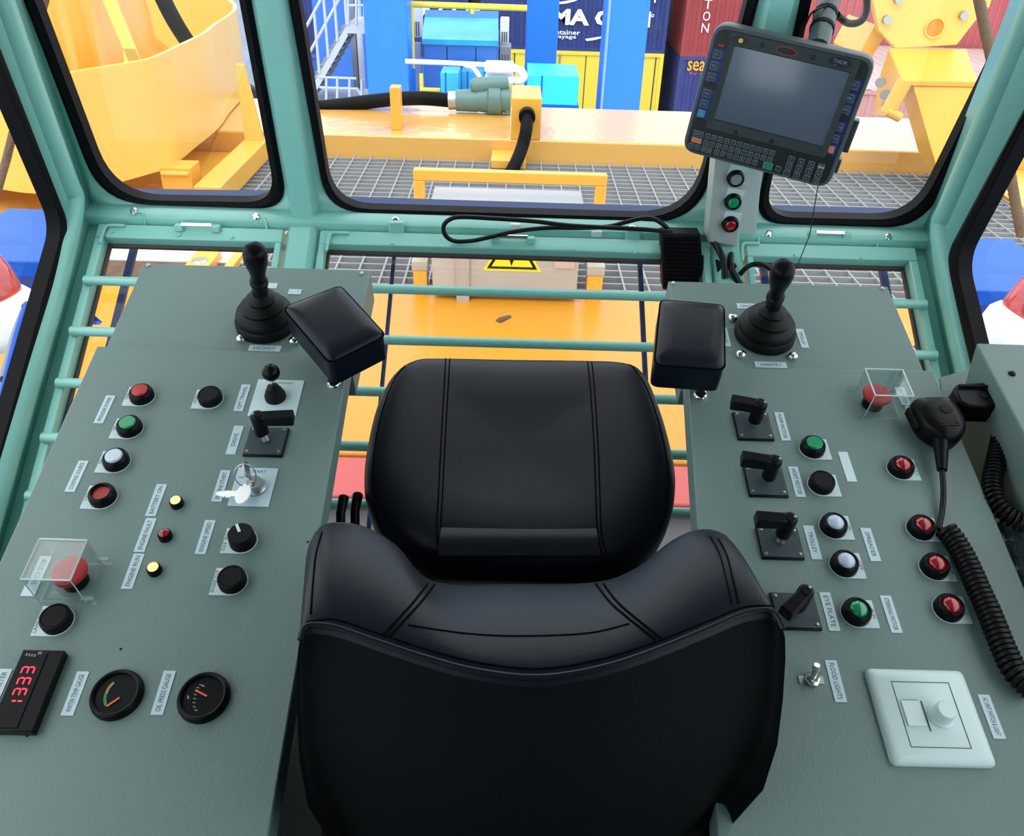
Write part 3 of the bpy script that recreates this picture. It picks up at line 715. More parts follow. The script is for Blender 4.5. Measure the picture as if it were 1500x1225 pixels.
DP_ = obj('dimmer_plate', b, RC, sharp=60, label='white rectangular dimmer plate')
iw, ih = W_ * .58, H_ * .68
b = MB(); gm = mat('groove', (.03, .04, .04), .6)
for (ox, oy, a_, c_) in ((0, ih / 2, iw, .0006), (0, -ih / 2, iw, .0006), (iw / 2, 0, .0006, ih), (-iw / 2, 0, .0006, ih)): b.box(M, (a_, c_, .0003), gm, (ox, oy, .0084))
obj('inset_groove', b, DP_)
rx, rt_ = pan(1338, 1045, .009); b = MB(); Mr = frame(PW(rx, rt_, .0082), E1, E2)
b.box(Mr, (.0165, .0235, .002), WPLASTIC, (0, 0, .0008)); b.box(Mr, (.0150, .0005, .0004), gm, (0, .0118, .0019)); b.box(Mr, (.0012, .028, .0004), gm, (.0110, -.002, .0003))
obj('rocker_switch', b, DP_, bevel=.0006)
kx_, kt_ = pan(1383, 1044, .016); b = MB(); b.lathe([(0, .0155), (.0078, .0155), (.0090, .0140), (.0096, .003), (.0118, .0016), (.0120, 0)], frame(PW(kx_, kt_, .0082), E1, E2), WPLASTIC, 30); obj('dimmer_knob', b, DP_)

# joysticks --------------------------------------------------------------------
def joystick(c, bx, by, hx, hy, label, screws):
    x, t = pan(bx, by, WH); M = frame(PW(x, t, WH), E1, E2); b = MB(); s = .0385
    b.lathe([(s * 1.06, .001), (s * 1.06, .010), (s * .98, .014), (s * .92, .012), (0, .012)], M, BOOT, 44); o = obj('joystick', b, c, label=label)
    tip = pan(hx, hy, .135); top = PW(*tip, .135); base = PW(x, t, WH + .03); ax = (top - base).normalized()
    # bellows boot leaning with the stick
    b = MB(); rings = []; prof = [(.96, .012), (.99, .018), (.93, .024), (.74, .027), (.70, .029), (.76, .034), (.60, .039), (.47, .041), (.45, .044), (.51, .048), (.36, .054), (.27, .056), (.26, .060), (.29, .064), (.24, .070), (.20, .074)]
    rows = []
    for r_, z in prof:
        k = max(0, (z - .012)) / .062; cc = PW(x, t, WH + z) * (1 - k) + (base + ax * (z - .03 + .002)) * k
        rows.append([cc + (E1 * math.cos(a) + E2 * math.sin(a)) * s * r_ for a in [2 * math.pi * i / 40 for i in range(40)]])
    b.grid(rows, BOOT, closed=True); obj('boot', b, o, sharp=70)
    b = MB(); L = (top - base).length; u = ax.orthogonal().normalized(); w = ax.cross(u); Mh = frame(base, u, w, ax)
    z0 = .040
    hp = [(0, z0), (.0085, z0), (.0085, z0 + .010), (.0115, z0 + .012), (.0115, z0 + .018), (.0092, z0 + .020)]
    n = L - (z0 + .02)
    for f, r_ in ((.08, .0092), (.2, .0096), (.35, .0112), (.5, .0134), (.65, .0148), (.78, .0150), (.88, .0142), (.95, .0118), (.985, .0075), (1, 0)): hp.append((r_, z0 + .02 + n * f))
    b.lathe(hp, Mh, BLACK, 28); obj('handle', b, o, label='black pear shaped grip')
    for u_, v_ in screws:
        sx, st = pan(u_, v_, WH + .004); b = MB(); b.lathe([(0, .0075), (.003, .0075), (.006, .0055), (.0072, .002), (.0072, 0)], frame(PW(sx, st, WH), E1, E2), CHROME, 16); obj('mounting_screw', b, o, label='chrome screw')
joystick(LC, 391, 474, 372, 362, 'black joystick with bellows boot', [(353, 495), (430, 498)])
joystick(RC, 1119, 491, 1149, 388, 'black joystick with bellows boot', [(1074, 464), (1086, 518), (1162, 521)])
for c, x, y in ((LC, 218, 388), (LC, 530, 400), (RC, 986, 414), (RC, 1292, 422)):
    a_, t_ = pan(x, y, WH); b = MB(); b.lathe([(0, .003), (.0022, .0028), (.0032, .0015), (.0034, 0)], frame(PW(a_, t_ - .002, WH), E1, E2), STEEL, 10); obj('corner_screw', b, c)

# wrist rests -------------------------------------------------------------------
def wrist(c, quad, foot, label, H=.066, T=.040):
    P = [pan(u, v, H) for u, v in quad]; ctr = V((sum(p[0] for p in P) / 4, sum(p[1] for p in P) / 4, 0)); P = [V((*p, 0)) for p in P]
    def loop(ins, h, bul=0): return [PW(*p.xy, h) for p in rounded([p + (ctr - p).normalized() * ins for p in P], .010, 4)]
    b = MB(); rows = [loop(0, H - T), loop(-.0005, H - T * .5), loop(0, H - .004), loop(.0015, H), loop(.012, H + .0035), loop(.028, H + .0055)]
    vr = b.grid(rows, LEATHER, closed=True); b.face(vr[-1], LEATHER); b.face(vr[0][::-1], LEATHER)
    o = obj('wrist_rest', b, c, sharp=80, label=label)
    b = MB(); lp = loop(-.0006, H - .002); b.tube(lp + [lp[0]], .0011, STITCH, 6, caps=False); obj('piping', b, o)
    u, t = pan(*foot); b = MB(); b.cyl(PW(u, t, .004), PW(u * .985 + ctr.x * .015, t + .010, H - T + .002), .0065, BLACK, 14); obj('stem', b, o)
wrist(LC, [(414, 450), (498, 417), (565, 490), (483, 531)], (489, 562), 'black leather wrist rest turned aslant')
wrist(RC, [(968, 438), (1061, 446), (1062, 540), (959, 533)], (1036, 546), 'black leather wrist rest set straight')
# ================================================================== SEAT
ST = root('operator_seat', V((0, .60, FLOORZ)), 'black leather operator seat with a low winged backrest between the consoles', 'seat')
SH = -.125
out = [(648, 518), (750, 519), (850, 521), (918, 525), (948, 541), (970, 590), (986, 645), (994, 695), (988, 740), (966, 782), (925, 812), (850, 826), (750, 826), (640, 812), (590, 792), (556, 764), (536, 728), (530, 690), (536, 640), (550, 585), (573, 541), (604, 521)]
P0 = [V((*pan(u, v, SH), 0)) for u, v in out]
P0 = smooth(P0, 4, closed=True)
cx_ = sum((p for p in P0), V()) / len(P0)
def srow(f, h, ins=0.0):
    rows = []
    for p in P0:
        d = p - cx_; q = cx_ + d * f
        if ins: q = q - d.normalized() * ins
        rows.append(PW(q.x, q.y, SH + h))
    return rows
b = MB()
rows = [srow(.93, -.085), srow(.985, -.075), srow(1.0, -.050), srow(1.0, -.030), srow(1, -.014, .002), srow(1, -.003, .009), srow(1, .002, .020), srow(1, .0045, .036), srow(.72, .006), srow(.5, .002), srow(.25, -.002), srow(.08, -.003)]
vr = b.grid(rows, LEATHER, closed=True); b.face(vr[-1], LEATHER); b.face(vr[0][::-1], SHELL)
bmesh.ops.recalc_face_normals(b.bm, faces=b.bm.faces)
CUB = b
from mathutils.bvhtree import BVHTree as _BT
BVC = _BT.FromBMesh(b.bm)
CU = obj('seat_cushion', b, ST, sharp=80)
def cseam(b, pts, r=.0010):
    P = []
    for p in smooth([V((u, v, 0)) for u, v in pts], 8):
        h_ = BVC.ray_cast(CAM, ray(p.x, p.y).normalized())
        if h_[0] is not None: P.append(h_[0] + h_[1] * .0003)
    if len(P) > 2: b.tube(P, r, STITCH, 6)
b = MB()
for dx in (0, 6): cseam(b, [(653 + dx, 523), (651 + dx, 560), (646 + dx, 650), (642 + dx, 730), (640 + dx, 768), (641 + dx, 800)])
for dx in (0, 6): cseam(b, [(860 + dx, 525), (864 + dx, 560), (870 + dx, 650), (873 + dx, 730), (875 + dx, 780), (882 + dx, 812)])
for pts in ([(606, 523), (578, 556), (558, 610), (546, 680), (549, 740), (562, 780)], [(918, 528), (946, 566), (968, 630), (979, 690), (976, 745), (962, 784)]): cseam(b, pts, .0008)
obj('seams', b, CU, label='stitched double seams')
# gentle ruffles along the cushion borders are left to the leather grain; a raised rear band
b = MB(); rr = []
for k in range(5):
    s = k / 4; row = []
    for j in range(9):
        u = 646 + (873 - 646) * j / 8 + s * (j / 8 - .3) * 10; v = 770 + s * 44
        row.append(panw(u, v, SH + .0035 + math.sin(math.pi * min(1, s * 1.1)) * .006))
    rr.append(row)
b.grid(rr, LEATHER); obj('rear_band', b, CU, sharp=80)

# backrest: top surface, then skirts
from mathutils.bvhtree import BVHTree
BH = .140
rim = [(440, 938), (449, 918), (488, 919), (545, 938), (620, 963), (700, 984), (790, 993), (880, 979), (960, 953), (1040, 920), (1090, 899), (1130, 896), (1147, 922)]
inn = [(446, 860), (453, 800), (476, 768), (530, 770), (582, 800), (634, 852), (752, 856), (872, 853), (932, 832), (984, 792), (1030, 775), (1070, 792), (1086, 862)]
hi_ = [.100, .094, .092, .090, .082, .070, .066, .070, .082, .090, .092, .094, .100]
A = smooth([panw(u, v, BH) for u, v in rim], 4); Bq = smooth([panw(u, v, h) for (u, v), h in zip(inn, hi_)], 4)
n = len(A); FS = (0, .03, .08, .16, .3, .45, .6, .74, .86, .94, 1); rows = []
for f in FS:
    row = []
    for i in range(n):
        k = min(1, min(i, n - 1 - i) / 8)
        row.append(A[i] * f + Bq[i] * (1 - f) + E3 * (.014 * math.sin(math.pi * f) ** .7 * k))
    rows.append(row)
b = MB(); vr = [[b.bm.verts.new(p) for p in r] for r in rows]; m_ = len(vr)
for i in range(m_ - 1):
    for j in range(n - 1): b.face([vr[i][j], vr[i][j + 1], vr[i + 1][j + 1], vr[i + 1][j]], LEATHER)
loopv = vr[0][:] + [vr[i][-1] for i in range(1, m_ - 1)] + vr[-1][::-1] + [vr[i][0] for i in range(m_ - 2, 0, -1)]
wgt = [0] * n + [FS[i] for i in range(1, m_ - 1)] + [1] * n + [FS[i] for i in range(m_ - 2, 0, -1)]
base_ = [v.co.copy() for v in loopv]; prev = loopv
cen = sum(base_, V()) / len(base_)
for dz, back, outw in ((.005, .005, .002), (.014, .018, .002), (.032, .045, -.001), (.055, .072, -.005), (.09, .095, -.012), (.16, .112, -.034), (.30, .115, -.055)):
    cur = []
    for p, w_ in zip(base_, wgt):
        sx = -1 if p.x < cen.x else 1
        edge = min(1, abs(p.x - cen.x) / .19) ** 6
        q = p - E3 * dz - E2 * back * w_ + E2 * .012 * (1 - w_) * min(1, dz / .03) + E1 * sx * outw * edge
        cur.append(b.bm.verts.new(q))
    for i in range(len(prev)):
        j = (i + 1) % len(prev); b.face([prev[i], prev[j], cur[j], cur[i]], SHELL if dz > .01 and wgt[i] > .5 else LEATHER)
    prev = cur
b.face(prev, SHELL)
bmesh.ops.recalc_face_normals(b.bm, faces=b.bm.faces)
BVB = BVHTree.FromBMesh(b.bm)
BK = obj('backrest', b, ST, sharp=80)
def onsurf(bv, u, v, lift):
    d = ray(u, v).normalized(); h_ = bv.ray_cast(CAM, d)
    return h_[0] + h_[1] * lift if h_[0] is not None else None
def dense(pts, k=8): return [(p.x, p.y) for p in smooth([V((u, v, 0)) for u, v in pts], k)]
def sseam(b, bv, pts, r=.0011, lift=.0002):
    P = [onsurf(bv, u, v, lift) for u, v in dense(pts)]; P = [p for p in P if p is not None]
    if len(P) > 2: b.tube(P, r, STITCH, 6)
b = MB()
for d in (0, 11):
    sseam(b, BVB, [(626 + d, 856), (606 + d, 882), (585 + d, 905), (560 + d, 932)])
    sseam(b, BVB, [(884 - d, 856), (904 - d, 882), (930 - d, 905), (972 - d, 938)])
sseam(b, BVB, [(598, 916), (680, 928), (760, 932), (860, 928), (922, 914)], .0007)
sseam(b, BVB, [(450, 912), (490, 908), (545, 925), (620, 950), (700, 971), (790, 980), (880, 966), (960, 941), (1040, 909), (1090, 890), (1130, 888)], .0009)
sseam(b, BVB, [(472, 780), (463, 812), (459, 850), (455, 900)], .0009); sseam(b, BVB, [(1052, 790), (1064, 812), (1074, 850), (1082, 884)], .0009)
sseam(b, BVB, [(1040, 786), (1054, 812), (1064, 850), (1072, 884)], .0007)
obj('seams', b, BK, label='stitched double seams')
b = MB(); b.tube([a + E3 * .0005 for a in A], .0026, LEATHER, 8); obj('piping', b, BK)
b = MB(); b.hexa([V((x, y, .50)) for x, y in ((-.15, .40), (.19, .40), (.19, .66), (-.15, .66))], [V((x, y, z)) for x, y, z in ((-.15, .42, .56), (.19, .42, .56), (.19, .62, .57), (-.15, .62, .57))], BLACKM); obj('dark_gap_block', b, ST, bevel=.01)  # added black block standing in for the dark gap behind the cushion
# seat base and levers
b = MB(); b.hexa([V((x, y, FLOORZ)) for x, y in ((-.17, .36), (.17, .36), (.17, .78), (-.17, .78))], [V((x, y, .53)) for x, y in ((-.15, .38), (.15, .38), (.15, .74), (-.15, .74))], BLACKM); obj('base', b, ST, bevel=.01)
for i, (u, v) in enumerate(((499, 752), (520, 748))):
    p = panw(u, v, -.15); b = MB(); b.tube([V((p.x, p.y - .02, p.z - .05)), p, p + V((0, .025, .006))], [.006, .006, .007], BLACK, 10); obj('adjustment_lever', b, ST)
b = MB()
for (x0_, x1_, y_, z_) in ((-.24, -.15, .70, .46),): b.box(Matrix.Translation(((x0_ + x1_) / 2, y_, z_)), (x1_ - x0_, .10, .03), BLACKM)
obj('slide_rail', b, ST, bevel=.004)

# ================================================================== TERMINAL
c3 = [atd(1046, 34, 1.255), atd(1285, 84, 1.205), atd(1213, 281, 1.315), atd(999, 219, 1.375)]
ctr = sum(c3, V()) / 4
tr = ((c3[1] - c3[0]) + (c3[2] - c3[3])).normalized(); tu = ((c3[0] - c3[3]) + (c3[1] - c3[2])); tu = (tu - tr * tu.dot(tr)).normalized(); tn = tr.cross(tu)
TW = ((c3[1] - c3[0]).length + (c3[2] - c3[3]).length) / 2; TH = ((c3[0] - c3[3]).length + (c3[1] - c3[2]).length) / 2
TM = frame(ctr, tr, tu, tn)
T = root('vehicle_terminal', ctr, 'dark grey rugged terminal with screen and small keyboard hung beside the right mullion', 'computer')
def TP(u, v, z=0.0): return TM @ V(((u - .5) * TW, (.5 - v) * TH, z))
def TMf(u, v, z=0.0):
    m_ = TM.copy(); m_.translation = TP(u, v, z); return m_
CASE = mat('terminal_case', (.055, .075, .085), .45); BEZ = mat('terminal_bezel', (.022, .034, .038), .4); KEYB = mat('keypad_black', (.006, .008, .010), .4)
FBLUE = mat('key_blue', (.008, .03, .20), .4); KFACE = mat('key_face', (.018, .024, .028), .45); KLINE = mat('key_print', (.22, .30, .34), .5)
def rect(u0, v0, u1, v1, z, r): return rounded([TP(u0, v1, z), TP(u1, v1, z), TP(u1, v0, z), TP(u0, v0, z)], r, 5)
b = MB(); vr = b.grid([rect(.03, .03, .97, .97, -.045, .02), rect(.0, .0, 1, 1, -.030, .022), rect(0, 0, 1, 1, -.006, .022), rect(.006, .007, .994, .993, -.001, .021), rect(.022, .024, .978, .976, 0, .018)], CASE, closed=True)
b.face(vr[-1], CASE); b.face(vr[0][::-1], CASE)
TB = obj('housing', b, T, sharp=50)
b = MB(); r_ = rect(.026, .03, .974, .972, .0014, .016); b.face([b.bm.verts.new(p) for p in r_], KEYB); obj('keypad_overlay', b, TB)
b = MB(); b.grid([rect(.115, .035, .915, .765, .0013, .004), rect(.118, .038, .912, .762, .005, .004), rect(.155, .122, .882, .688, .0045, .002), rect(.160, .130, .876, .682, .0022, .002)], BEZ, closed=True); BZ = obj('screen_bezel', b, T, sharp=30)
SCR = mat('screen_glass', (.085, .11, .16), .16, coat=1.0, spec=.8)
b = MB(); b.face([b.bm.verts.new(p) for p in rect(.160, .130, .876, .682, .0024, .002)], SCR); obj('screen', b, T, label='blank grey blue screen')
b = MB()
b.lathe([(0, .0008), (.0035, .0008), (.0035, 0)], TMf(.188, .082, .0052), mat('logo_yellow', (.65, .55, .03), .4), 16)
def oval(u, v, a, c_, z, m_): b.face([b.bm.verts.new(TMf(u, v, z) @ V((a * math.cos(k * math.pi / 14), c_ * math.sin(k * math.pi / 14), 0))) for k in range(28)], m_)
oval(.188, .082, .0140, .0062, .0052, KEYB); oval(.475, .082, .0165, .0060, .0052, mat('badge_red', (.35, .02, .02), .4)); oval(.475, .082, .0150, .0047, .0055, KEYB); oval(.80, .075, .0165, .0072, .0052, KEYB)
b.text('THOR', TMf(.80, .070, .0058), KLINE, size=.0052); b.text('VM1', TMf(.775, .098, .0058), KLINE, size=.0020)
obj('badges', b, BZ)
b = MB()
for u, v in ((.32, .082), (.64, .082), (.075, .06), (.935, .10), (.075, .43), (.07, .72), (.927, .43), (.925, .76), (.32, .74), (.56, .74), (.30, .955), (.88, .955)): b.lathe([(0, .0012), (.0028, .0012), (.0034, 0)], TMf(u, v, .0052 if .12 < u < .9 and v < .76 else .0016), KEYB, 14)
obj('screws', b, TB)
def keycap(u, v, w, h, txt, mface=KFACE, edge=KLINE, z=.0016):
    b.box(TMf(u, v, z), (w, h, .0012), edge, (0, 0, .0004)); b.box(TMf(u, v, z), (w - .0012, h - .0012, .0014), mface, (0, 0, .0006))
    if txt: b.text(txt, TMf(u, v, z + .0015), KLINE, size=h * .42)
b = MB()
for i, ch in enumerate('QWERTYUIOPE'): keycap(.150 + i * .0435, .828, .0078, .0078, ch)
for i, ch in enumerate('ASDFGHJKLMU'): keycap(.150 + i * .0435, .882, .0078, .0078, ch)
for i, ch in enumerate('ZXCVBNT'): keycap(.236 + i * .0435, .935, .0078, .0078, ch)
keycap(.085, .828, .0165, .0085, 'SHIFT'); keycap(.085, .882, .0165, .0085, 'CTRL', mat('key_orange', (.70, .16, .06), .5)); keycap(.058, .935, .0078, .0078, 'F'); keycap(.102, .935, .0078, .0078, 'A'); keycap(.166, .935, .0165, .0085, 'SPACE')
keycap(.585, .935, .0150, .0105, '', mat('key_green', (.0, .20, .10), .5)); keycap(.655, .935, .0078, .0078, '')
obj('letter_keys', b, T, label='rows of small letter keys')
b = MB(); k = 0
for j in range(3):
    for i in range(4): keycap(.715 + i * .065, .838 + j * .057, .0092, .0092, '789-456+1230'[k]); k += 1
obj('number_keys', b, T, label='block of number keys')
b = MB(); CY2 = mat('key_cyan', (.02, .28, .42), .45)
b.box(TMf(.078, .148, .0016), (.0085, .0032, .001), mat('key_red', (.35, .03, .02), .5))
for i, v in enumerate((.215, .300, .385, .510, .590, .668)):
    b.box(TMf(.080, v, .0014), (.0225, .0150, .0008), FBLUE); keycap(.068, v, .0110, .0108, 'F%d' % (i + 1), CY2 if i == 5 else KFACE, z=.002)
FK = lambda b: obj('function_keys', b, T, label='blue backed function keys')
FK(b); b = MB()
for i, v in enumerate((.205, .300, .385, .515, .605, .690)):
    b.box(TMf(.915, v, .0014), (.0225, .0160, .0008), FBLUE); keycap(.925, v, .0115, .0108, 'F%d' % (i + 7), mat('key_orange', (.7, .16, .06)) if i == 5 else KFACE, z=.002)
for v in (.345, .56): b.box(TMf(.893, v, .002), (.0045, .012, .0006), CY2)
FK(b)
b = MB(); b.box(TMf(1.012, .58, -.02), (.012, .05, .022), BEZ); b.box(TMf(1.004, .82, -.02), (.008, .022, .02), BEZ); obj('side_cover', b, T, bevel=.002)
# mount arm, cables and tether
ARM = mat('mount_grey', (.075, .11, .12), .4, .3); b = MB()
a0 = TP(.64, .06, -.05); a1 = atd(1216, -6, 1.33); a2 = atd(1228, -90, 1.30)
b.tube([a0, a0 * .5 + a1 * .5, a1], [.017, .018, .016], ARM, 12); b.tube([a1 - (a1 - a0) * .12, a1, a2], [.015, .020, .015], ARM, 14); obj('mount_arm', b, T, label='grey mount arm with ties')
b = MB()
for f in (.35, .62): 
    p = a0 + (a1 - a0) * f; d = (a1 - a0).normalized(); b.tube([p - d * .004, p + d * .004], .0190, BLACKM, 14)
obj('cable_tie', b, T)
b = MB(); b.tube(smooth([atd(1226, 22, 1.33), atd(1243, 34, 1.36), atd(1262, 30, 1.37), atd(1270, 8, 1.37), atd(1266, -40, 1.36)], 8), .006, CABLE, 10); b.tube(smooth([atd(1180, 36, 1.29), atd(1190, 18, 1.28), atd(1212, 8, 1.29)], 6), .0016, CABLE, 6); obj('cable', b, T)
b = MB(); b.tube([TP(.93, .985, -.02), atd(1186, 345, 1.28), atd(1166, 394, 1.20)], .0008, BLACKM, 6); obj('tether', b, T, label='thin black tether hanging from the lower corner')

# ================================================================== PENDANT BUTTON BOX
PB = root('button_box', onU(1070, 356, .05), 'narrow grey box with white, green and red buttons on the right mullion', 'button box')
PG = mat('pendant_grey', (.36, .42, .40), .45)
def pu(x, y, d): return onU(x, y, d)
b = MB(); fq = [(1036, 355), (1080, 362), (1096, 228), (1049, 222)]
d0, d1 = .028, .075
p = [pu(x, y, d1) for x, y in fq]; bk = [q - NU * (d1 - d0) for q in p]
b.hexa(bk, p, PG); obj('case', b, PB, bevel=.003)
b = MB(); sq = [(1036, 352), (1106, 358), (1118, 230), (1050, 222)]; p2 = [pu(x, y, .034) for x, y in sq]; b.hexa([q - NU * .006 for q in p2], p2, mat('pendant_plate', (.50, .58, .58), .4)); obj('back_plate', b, PB, bevel=.001)
BM_ = frame(p[0], (p[1] - p[0]).normalized(), NU.cross((p[1] - p[0]).normalized()), NU)
for (x, y, mm, ll) in ((1077, 260, GREYL, 'pale grey button'), (1073, 294, GREENL, 'green button'), (1069, 327, REDG, 'red button')):
    q = pu(x, y, d1); Mq = BM_.copy(); Mq.translation = q; b = MB(); r = .0150
    b.lathe([(r * .66, .006), (r * .72, .0105), (r * .82, .0115), (r * .96, .009), (r, 0)], Mq, BLACK, 28); o = obj('push_button', b, PB, label=ll)
    b = MB(); b.lathe([(0, .0125), (r * .5, .0120), (r * .68, .0095), (r * .69, .003)], Mq, mm, 22); obj('lens', b, o)
    b = MB(); b.box(Mq, (.031, .020, .0012), WHITEP, (0, .0125, .0005)); obj('legend_plate', b, o, label='pale legend plate')
b = MB(); g0 = pu(1072, 366, .055); b.tube([g0 + V((0, 0, .012)), g0, g0 - V((0, 0, .016))], [.013, .013, .010], BLACK, 12); obj('cable_gland', b, PB)
b = MB(); b.tube(smooth([pu(1042, 352, .04), ath(1052, 364, 1.40), ath(1060, 384, 1.385), ath(1062, 408, 1.375)], 6), .006, CABLE, 10); b.tube(smooth([g0, ath(1070, 386, 1.39), ath(1078, 408, 1.375), ath(1098, 432, 1.365)], 6), .006, CABLE, 10); b.tube(smooth([ath(1084, 402, 1.38), ath(1098, 389, 1.375), ath(1118, 388, 1.37), ath(1136, 402, 1.365), ath(1142, 420, 1.36)], 6), .0045, CABLE, 10); obj('cable', b, PB)

# ================================================================== POWER SUPPLY + CABLES
PSU = root('power_supply', ath(1000, 412, 1.41), 'black ribbed power supply box hung between rail and right console', 'power supply')
b = MB(); q = [ath(x, y, 1.415) for x, y in ((971, 425), (1031, 427), (1027, 343), (969, 342))]; b.hexa([p + V((0, .035, 0)) for p in q], q, BLACKM); obj('case', b, PSU, bevel=.003)
b = MB()
for k in range(13):
    f = (k + .7) / 14.5; a, c_ = q[3] * (1 - f) + q[0] * f, q[2] * (1 - f) + q[1] * f
    e = V((.004, 0, 0)); hgt = V((0, 0, .0016)); b.hexa([a + e - hgt, c_ - e - hgt, c_ - e + hgt, a + e + hgt], [p - V((0, .005, 0)) for p in (a + e - hgt, c_ - e - hgt, c_ - e + hgt, a + e + hgt)], BLACK)
obj('cooling_fins', b, PSU)
AD = MB(); q2 = [ath(x, y, 1.395) for x, y in ((1049, 425), (1082, 427), (1080, 388), (1052, 387))]; AD.hexa([p + V((0, .03, 0)) for p in q2], q2, BLACKM)
obj('connector_box', AD, bevel=.004, label='small plain black connector box under the grey button box', cat='box')
b = MB(); pts = [(985, 344), (975, 332), (958, 321), (940, 320), (915, 326), (890, 332), (850, 334), (800, 334), (755, 339), (715, 348), (690, 353), (665, 353), (652, 344), (650, 331), (658, 322), (675, 318), (720, 320), (780, 324), (830, 330), (880, 333), (940, 336), (985, 340)]
b.tube(smooth([ath(x, y, 1.432 - (.008 if i > 11 else 0)) for i, (x, y) in enumerate(pts)], 5), .0042, CABLE, 10)
obj('power_cable', b, label='black cable looped along the mint rail under the middle pane', cat='cable')

# ================================================================== SIDE CABINET, RADIO MICROPHONES
CB = root('side_cabinet', PW(.68, .55, -.2), 'grey green metal cabinet along the right wall behind the microphone', 'cabinet')
cxf, ctf = pan(1448, 503, .054); CXL = .587
b = MB(); top = [PW(CXL, .10, .054), PW(.772, .10, .054), PW(.772, ctf, .054), PW(CXL, ctf, .054)]
b.hexa([V((p.x, min(p.y, .865), FLOORZ)) for p in top], top, PANEL); obj('body', b, CB, bevel=.002)
b = MB(); f0 = [panw(1377, 553, -.004), panw(1418, 542, -.004), PW(CXL, ctf - .06, -.004), PW(.545, ctf - .075, -.004)]; b.slab([f0[0], f0[3], f0[2], f0[1]], E3, .003, PANEL); obj('flange', b, CB)
for x, y in ((1482, 548),):
    b = MB(); a_, t_ = pan(x, y, .054); b.lathe([(0, .003), (.003, .0028), (.0045, 0)], frame(PW(a_, t_, .054), E1, E2), BLACKM, 12); obj('screw', b, CB)
# holder with its own coiled cord
b = MB(); ha, ht = pan(1432, 580, .030); Mh = frame(PW(ha, ht, .018), E1, E2)
b.prism([(-.028, -.014), (-.020, -.020), (.018, -.020), (.026, -.010), (.026, .012), (.014, .020), (-.022, .016), (-.028, .006)], -.015, .016, Mh, BLACK)
HD = root('radio_handset', PW(ha, ht, 0), 'black handset clipped on the cabinet side with a hanging coiled cord', 'radio')
obj('body', b, HD, bevel=.003)
b = MB(); b.box(Mh, (.044, .003, .004), BLACKM, (0, .010, .018)); b.lathe([(0, .002), (.004, .002), (.005, 0)], frame(Mh @ V((.004, -.004, .016)), E1, E2), BLACKM, 12); obj('grille', b, HD)
def coil(path, r, wr, pitch, m):
    P = smooth(path, 14); L = [0]
    for i in range(1, len(P)): L.append(L[-1] + (P[i] - P[i - 1]).length)
    turns = L[-1] / pitch; N = int(turns * 12); out = []; nn = (P[1] - P[0]).normalized().orthogonal().normalized(); j = 0
    for i in range(N + 1):
        s = L[-1] * i / N
        while j < len(P) - 2 and L[j + 1] < s: j += 1
        k_ = (s - L[j]) / max(1e-9, L[j + 1] - L[j]); p = P[j].lerp(P[j + 1], k_)
        t = (P[min(j + 1, len(P) - 1)] - P[max(j - 1, 0)]).normalized(); nn = (nn - t * nn.dot(t)).normalized(); bb = t.cross(nn); a = 2 * math.pi * turns * i / N
        out.append(p + (nn * math.cos(a) + bb * math.sin(a)) * r)
    q = MB(); q.tube(out, wr, m, 6); return q
def gp(x, y, h): return panw(x, y, h)
obj('coiled_cord', coil([gp(1468, 628, .005), gp(1462, 660, 0), gp(1454, 700, 0), gp(1456, 728, .0), gp(1474, 752, 0), gp(1500, 768, .0), gp(1530, 776, 0)], .0095, .0023, .0056, CABLE), HD)
b = MB(); b.tube(smooth([gp(1416, 601, .02), gp(1440, 606, .018), gp(1460, 612, .014), gp(1468, 630, .008)], 6), .0035, CABLE, 8); obj('straight_cord', b, HD)
b = MB(); a_ = gp(1474, 612, .02); b.tube([a_ - E1 * .008, a_ + E1 * .004 + E2 * .002, a_ + E1 * .014 + E2 * .010], [.004, .006, .004], STEEL, 8); obj('cord_clamp', b, HD, label='bright metal cord clamp')
# microphone
mx, mt = pan(1376, 613, .026); MC = root('microphone', PW(mx, mt, 0), 'black hand microphone lying on the right console edge with a coiled cord', 'microphone')
Mm = frame(PW(mx, mt, .004), (E1 * .995 + E2 * .06).normalized(), (E2 * .995 - E1 * .06).normalized())
b = MB(); half = [(.0, .031), (.016, .030), (.024, .026), (.0275, .016), (.028, .0), (.0265, -.012), (.022, -.022), (.014, -.030), (.008, -.034), (0, -.035)]
ol = half + [(-x, y) for x, y in half[::-1][1:-1]]
ol = [(p.x, p.y) for p in smooth([V((x, y, 0)) for x, y in ol], 3, closed=True)]
rows = [[Mm @ V((x * f, y * f, z)) for x, y in ol] for f, z in ((.80, 0), (.96, .004), (1, .011), (1, .020), (.95, .027), (.82, .0315), (.5, .0335), (.15, .034))]
vr = b.grid(rows, BLACK, closed=True); b.face(vr[-1], BLACK); b.face(vr[0][::-1], BLACK); obj('body', b, MC, sharp=70)
b = MB(); b.lathe([(0, .003), (.006, .0028), (.009, 0)], Mm @ Matrix.Translation((.004, .004, .033)), BLACKM, 18)
for k in range(5): b.box(Mm, (.024, .0012, .0012), BLACKM, (0, -.006 - k * .0035, .0332))
obj('grille', b, MC)
b = MB(); b.box(Mm, (.006, .030, .012), BLACKM, (-.029, .004, .016)); obj('talk_key', b, MC, bevel=.002)
b = MB(); p0, p1 = gp(1378, 645, .020), gp(1380, 689, .014); b.tube([p0 + (p0 - p1) * .2, p0, p0.lerp(p1, .5), p1], [.0105, .0095, .0072, .0055], BLACK, 14); obj('strain_relief', b, MC)
b = MB(); b.tube(smooth([gp(1380, 688, .014), gp(1382, 720, .010), gp(1380, 750, .006), gp(1376, 772, .005), gp(1380, 777, .006), gp(1386, 776, .010)], 8), .0032, CABLE, 10); obj('straight_cord', b, MC)
